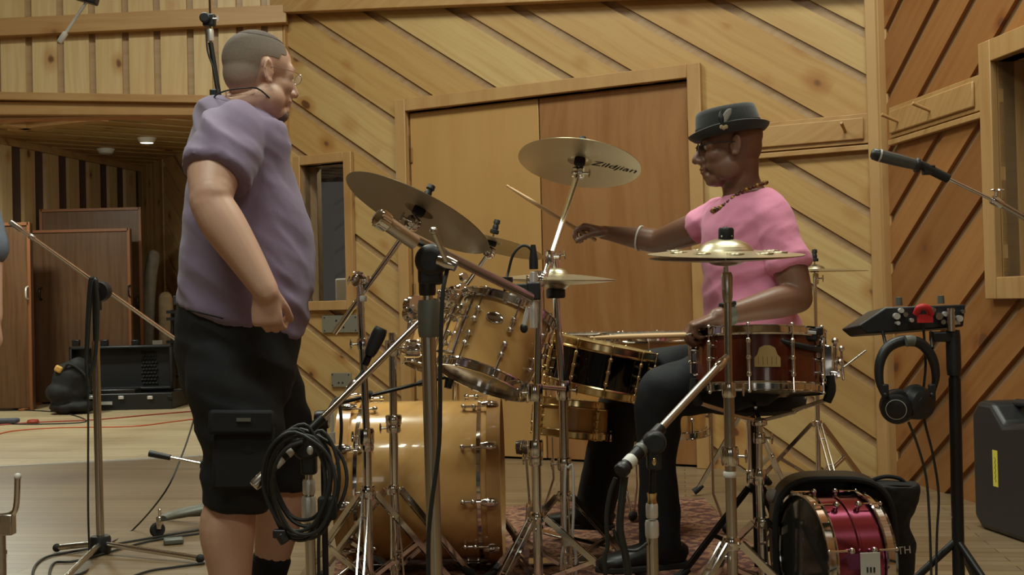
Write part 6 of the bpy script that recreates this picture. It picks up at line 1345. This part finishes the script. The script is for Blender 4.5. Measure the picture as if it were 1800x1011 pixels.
# ---- the seated drummer
dr = thing('person', 'seated person in a pink t-shirt and dark pork pie hat playing the drums', 'person', drop(W(1320, 900, 3.7), GZ))
Fd = V((-.92, -.38, 0)).normalized(); 
hd = Head(W(1284, 258, 3.68), (-1, .10, -.06), .97)
mb = MB(); hd.build(mb, jowl=.0, nose=1.02, lips=1.15)
mb.loft([(hd.p(-.03, 0, -.04), .055, .05), (W(1301, 312, 3.69), .058, .056), (W(1306, 336, 3.70), .064, .064), (W(1310, 352, 3.70), .08, .11)], hint=(1, 0, 0), n=24)
Ld = V((-Fd.y, Fd.x, 0)); Ld = Ld if Ld.y < 0 else -Ld
tz = [(W(1311, 350, 3.70), .07, .12), (W(1310, 372, 3.70), .09, .175), (W(1314, 420, 3.70), .11, .165), (W(1317, 480, 3.70), .108, .145), (W(1318, 560, 3.70), .112, .145), (W(1320, 640, 3.72), .12, .165), (W(1322, 670, 3.72), .10, .15)]
mb.loft([(p, a*.95, b*.95) for p, a, b in tz], hint=Fd, n=28)
sh = W(1359, 384, 3.56); el = W(1406, 522, 3.50); wr = W(1268, 556, 3.36)
mb.limb([(sh, .056), (lerp(sh, el, .5), .054), (el+V((-.008, 0, .01)), .046)], n=20)
mb.limb([(el+V((-.004, 0, -.004)), .043), (lerp(el, wr, .28), .047), (lerp(el, wr, .62), .037), (wr, .027), (lerp(el, wr, 1.05), .027)], n=20)
tipsL = hand(mb, wr, (-.93, -.05, -.28), (.1, -.1, -1), (0, 1, 0), (1.05, 1.12, 1.18, 1.2), sc=.98, thumb=(.35, .95, .45))
sh2 = W(1248, 392, 3.84); el2 = W(1160, 425, 4.02); wr2 = W(1068, 410, 4.10)
mb.limb([(sh2, .055), (lerp(sh2, el2, .5), .050), (el2, .042)], n=20); mb.limb([(el2, .042), (lerp(el2, wr2, .3), .041), (lerp(el2, wr2, .7), .032), (wr2, .025), (lerp(el2, wr2, 1.08), .025)], n=20)
tipsR = hand(mb, wr2, (-.95, .1, .30), (-.1, .1, -1), (0, -1, 0), (1.0, 1.08, 1.15, 1.2), sc=.95, thumb=(.35, .95, .5))
hN = W(1335, 655, 3.60); kN = W(1155, 690, 3.42); aN = W(1160, 955, 3.50); hF = W(1310, 650, 3.86); kF = W(1105, 655, 4.28); aF = W(1043, 900, 4.45)
for h_, k_, a_ in ((hN, kN, aN), (hF, kF, aF)):
    mb.limb([(h_, .08), (lerp(h_, k_, .5), .068), (k_, .052)], n=18); mb.limb([(k_, .05), (lerp(k_, a_, .3), .052), (a_, .034)], n=18)
part('body', remesh(mb, .0045, 5), M['skin_dark'], dr)
hd.eyes(dr, None); hd.lip_part(dr, M['lip'] if False else plain('brown_lip', srgb(128, 82, 70), .4))
specs(hd, dr, M['black'], .0012, 1.3, .024, .016)
# shirt
mb = MB()
mb.loft([(W(1308, 344, 3.70), .066, .078), (W(1309, 352, 3.70), .078, .12), (W(1310, 368, 3.70), .096, .178), (W(1312, 400, 3.70), .114, .182), (W(1316, 450, 3.70), .122, .168), (W(1318, 510, 3.70), .122, .160), (W(1319, 560, 3.70), .124, .160), (W(1320, 600, 3.71), .126, .168), (W(1322, 630, 3.72), .128, .172)], hint=Fd, n=36)
eN = lerp(sh, el, .63); mb.loft([(W(1338, 362, 3.62), .05, .05), (W(1350, 374, 3.58), .062, .062), (lerp(sh, el, .25), .058, .059), (eN, .056, .062)], hint=(1, 0, 0), n=26)
eF = lerp(sh2, el2, .26); mb.loft([(W(1268, 372, 3.78), .05, .05), (W(1256, 386, 3.83), .058, .058), (eF, .056, .058)], hint=(0, 0, 1), n=24)
shirt = remesh(mb, .0065, 9, .6)
g2 = lambda p: .5+1.2*max(0, min(1, (1.12-p.z)/.2))
part('t_shirt', disp_all(shirt, [folds(21, .012, (-.3, .2, .9), 13, 4.0, g2), folds(25, .009, (.7, 0, .7), 12, 4.0, g2), folds(6, .0028, (-.5, .2, .7), 26, 4.0)]), M['pink'], dr)
# trousers
mb = MB()
mb.loft([(W(1320, 600, 3.72), .115, .155), (W(1321, 650, 3.72), .13, .175), (W(1318, 690, 3.72), .11, .16)], hint=Fd, n=28)
mb.limb([(hN, .095), (lerp(hN, kN, .35), .092), (lerp(hN, kN, .75), .080), (kN+V((.01, 0, 0)), .068)], n=24)
mb.limb([(kN+V((.01, 0, -.01)), .066), (lerp(kN, aN, .2), .062), (lerp(kN, aN, .6), .056), (lerp(kN, aN, 1.02), .058)], n=24)
mb.limb([(hF, .095), (lerp(hF, kF, .4), .088), (kF, .075)], n=24); mb.limb([(kF, .074), (lerp(kF, aF, .25), .078), (lerp(kF, aF, .6), .078), (lerp(kF, aF, .98), .074)], n=24)
tr = remesh(mb, .007, 8, .6); part('trousers', disp_all(tr, [folds(31, .009, (.8, 0, .5), 12, 3.5)]), M['jeans'], dr)
shoe(dr, aF-V((0, 0, .0)), (-.75, .35), M['shoe'], sole=W(1043, 930, 4.45).z); shoe(dr, aN, (-.5, -.1), M['shoe'], sole=W(1160, 1000, 3.5).z)
# hat
B3 = basis((-1, .08, -.15)); hc = W(1282, 236, 3.68)
def oval(z, rx, ry, dip=0.0, n=40): return [hc+B3@V((rx*cos(2*pi*i/n), ry*sin(2*pi*i/n), z+dip*cos(4*pi*i/n)-dip)) for i in range(n)]
mb = MB(); mb.rings([oval(-.004, .098, .084), oval(.0, .101, .087), oval(.03, .100, .086), oval(.066, .094, .080), oval(.076, .091, .077), oval(.081, .085, .071), oval(.080, .078, .064), oval(.066, .070, .056), oval(.064, .02, .02)], cap=True)
hat = part('hat', mb, M['hat'], dr, label='dark pork pie hat')
mb = MB(); mb.rings([oval(-.002, .095, .082), oval(-.006, .110, .098), oval(.004, .122, .112, -.004), oval(.012, .127, .117, -.006), oval(.014, .124, .114, -.006), oval(.004, .118, .108, -.004), oval(.0, .10, .086)], cap=False); part('brim', mb, M['hat'], hat)
mb = MB(); mb.rings([oval(.002, .1025, .0885), oval(.030, .1015, .0875), oval(.030, .099, .085), oval(.002, .1, .086)], cap=False); part('hat_band', mb, M['hat_band'], hat)
fp = W(1271, 213, 3.572); mb = MB(); mb.loft([(fp+V((0, 0, -.012)), .004, .002), (fp+V((.006, 0, .008)), .010, .003), (fp+V((.018, 0, .028)), .009, .002), (fp+V((.026, .0, .036)), .002, .001)], hint=(1, 0, 0), n=12, k=4); part('feather', mb, M['feather'], hat, label='speckled grey feather')
mb = MB(); mb.loft([(fp+V((-.002, -.002, -.012)), .004, .002), (fp+V((-.006, -.002, .008)), .009, .003), (fp+V((-.006, 0, .024)), .005, .002), (fp+V((-.004, .0, .032)), .001, .001)], hint=(1, 0, 0), n=12, k=4); part('feather', mb, M['black'], hat, label='small black feather')
for k in range(3): mb = MB(); mb.ball(fp+V((-.006+.007*k, -.004, -.018-.003*(k % 2))), (.006, .003, .007)); part('feather_tip', mb, M['rolled2'], hat)
# necklace, bracelet, watch, ring
nk = thing if False else None
cn = W(1303, 338, 3.70); bm = MB(); nb = 40; mb = MB(); beads = []
nl = part('necklace', MB().path([cn+V((.075*cos(a), .080*sin(a), .028*cos(a)+.0)) + (V((-.012, -.006, -.028)) if cos(a) < -.5 else V((0, 0, 0))) for a in [2*pi*i/16 for i in range(16)]], .002, n=6, k=3, closed=True), M['ink'], dr)
for i in range(nb):
    a = 2*pi*i/nb; c_ = cos(a); dz = -.028*max(0, min(1, (-c_-.2)/.6)); p = cn+V((.077*c_-.010*max(0, -c_), .083*sin(a), .028*c_+dz)); s_ = .0068+.004*max(0, -c_)
    mb = MB(); mb.ball(p, (s_, s_, s_*(.8 if i % 3 else 1.1)), n=10, m=7); part('bead', mb, M['bead'] if i % 3 else M['bead_gold'], nl)
d_ = (wr-el).normalized(); wp = lerp(el, wr, .93); mb = MB(); mb.lathe([(.031, -.011), (.034, -.010), (.034, .010), (.031, .011)], wp, d_, 24); wt = part('watch_strap', mb, M['steel_grey'], dr); mb = MB(); mb.box(wp+V((.0, -.012, .030)), (.040, .034, .014), basis(d_)); part('watch_case', mb, M['black'], wt, .004); 
d_ = (wr2-el2).normalized(); mb = MB(); mb.torus(lerp(el2, wr2, .38), d_, .0415, .0035, 32, 8); part('bracelet', mb, M['white'], dr, label='white bracelet')
# sticks
def stick(p0, p1, label):
    p0, p1 = V(p0), V(p1); d = (p1-p0).normalized(); mb = MB(); L = (p1-p0).length
    mb.lathe([(0, 0), (.006, .001), (.0074, .006), (.0074, L*.72), (.0045, L*.95), (.003, L*.965), (.0048, L*.98), (.004, L*.995), (0, L)], p0, d, 16); return solo('drumstick', mb, M['stick'], label, 'drumstick', p0, 'the drummer\'s sticks')
gL = wr+V((-.93, -.05, -.28)).normalized()*.085+V((.01, .0, -.026)); tL = W(1036, 594, 3.42); dL = (tL-gL).normalized(); stick(gL-dL*.09, tL, 'wooden drumstick held low over the black nickel drum')
gR = wr2+V((-.95, .1, .30)).normalized()*.085+V((0, 0, -.024)); tR = W(890, 326, 4.16); dR = (tR-gR).normalized(); stick(gR-dR*.05, tR, 'wooden drumstick raised high in front of the doors')
fR = hand.__name__
mb = MB(); q = W(1211, 588, 3.33); mb.torus(q, (-.2, .2, 1), .0098, .0016, 20, 6); part('ring', mb, M['silver'], dr)
# ---- person cut off by the left edge
zp = 4.6; pr = thing('person', 'person almost cut off by the left edge, only a sleeve and bare forearm showing', 'person', drop(W(-85, 900, zp), 0)); mb = MB()
hd = Head(W(-88, 165, zp), (1, .2, 0), 1.0); hd.build(mb); mb.loft([(hd.p(-.02, 0, -.06), .055, .055), (W(-90, 235, zp), .07, .09)], n=18)
mb.loft([(W(-90, 235, zp), .08, .12), (W(-90, 262, zp), .1, .19), (W(-90, 400, zp), .11, .17), (W(-90, 540, zp), .12, .17)], hint=(1, 0, 0), n=24)
s1 = W(-58, 290, zp-.2); e1 = W(-18, 430, zp-.28); w1 = W(-10, 560, zp-.3); mb.limb([(s1, .052), (e1, .044)], n=16); mb.limb([(e1, .044), (w1, .028)], n=16); hand(mb, w1, (.1, 0, -1), (-1, 0, 0), (0, -1, 0), (.3, .35, .4, .45), .95)
for s_ in (-1, 1): mb.limb([(W(-90, 560, zp+s_*.1), .09), (drop(W(-90, 600, zp+s_*.1), .5), .06), (drop(W(-90, 600, zp+s_*.1), .07), .042)], n=16)
part('body', remesh(mb, .008, 4), M['skin'], pr); mb = MB()
mb.loft([(W(-90, 245, zp), .09, .13), (W(-90, 262, zp), .115, .2), (W(-90, 400, zp), .125, .185), (W(-90, 560, zp), .13, .185)], hint=(1, 0, 0), n=24); mb.limb([(s1, .07), (lerp(s1, e1, 1.05), .066)], n=20)
part('t_shirt', remesh(mb, .01, 5), plain('slate_cotton', srgb(98, 106, 120), .85), pr); mb = MB(); mb.loft([(W(-90, 525, zp), .127, .182), (W(-90, 610, zp), .135, .185)], hint=(1, 0, 0), n=24)
for s_ in (-1, 1): mb.limb([(W(-90, 570, zp+s_*.1), .1), (drop(W(-90, 600, zp+s_*.1), .5), .085), (drop(W(-90, 600, zp+s_*.1), .10), .08)], n=18)
part('trousers', remesh(mb, .01, 4), M['jeans'], pr)
for s_ in (-1, 1): shoe(pr, W(-90, 600, zp+s_*.1), (1, .1), M['shoe'])
cp = cap(hd, (-.010, 0, .036), (.096, .076, .082), .006, lambda q: q.z > (.0 if q.x < -.02 else .06)); part('hair', cp, M['hair_top'], pr)
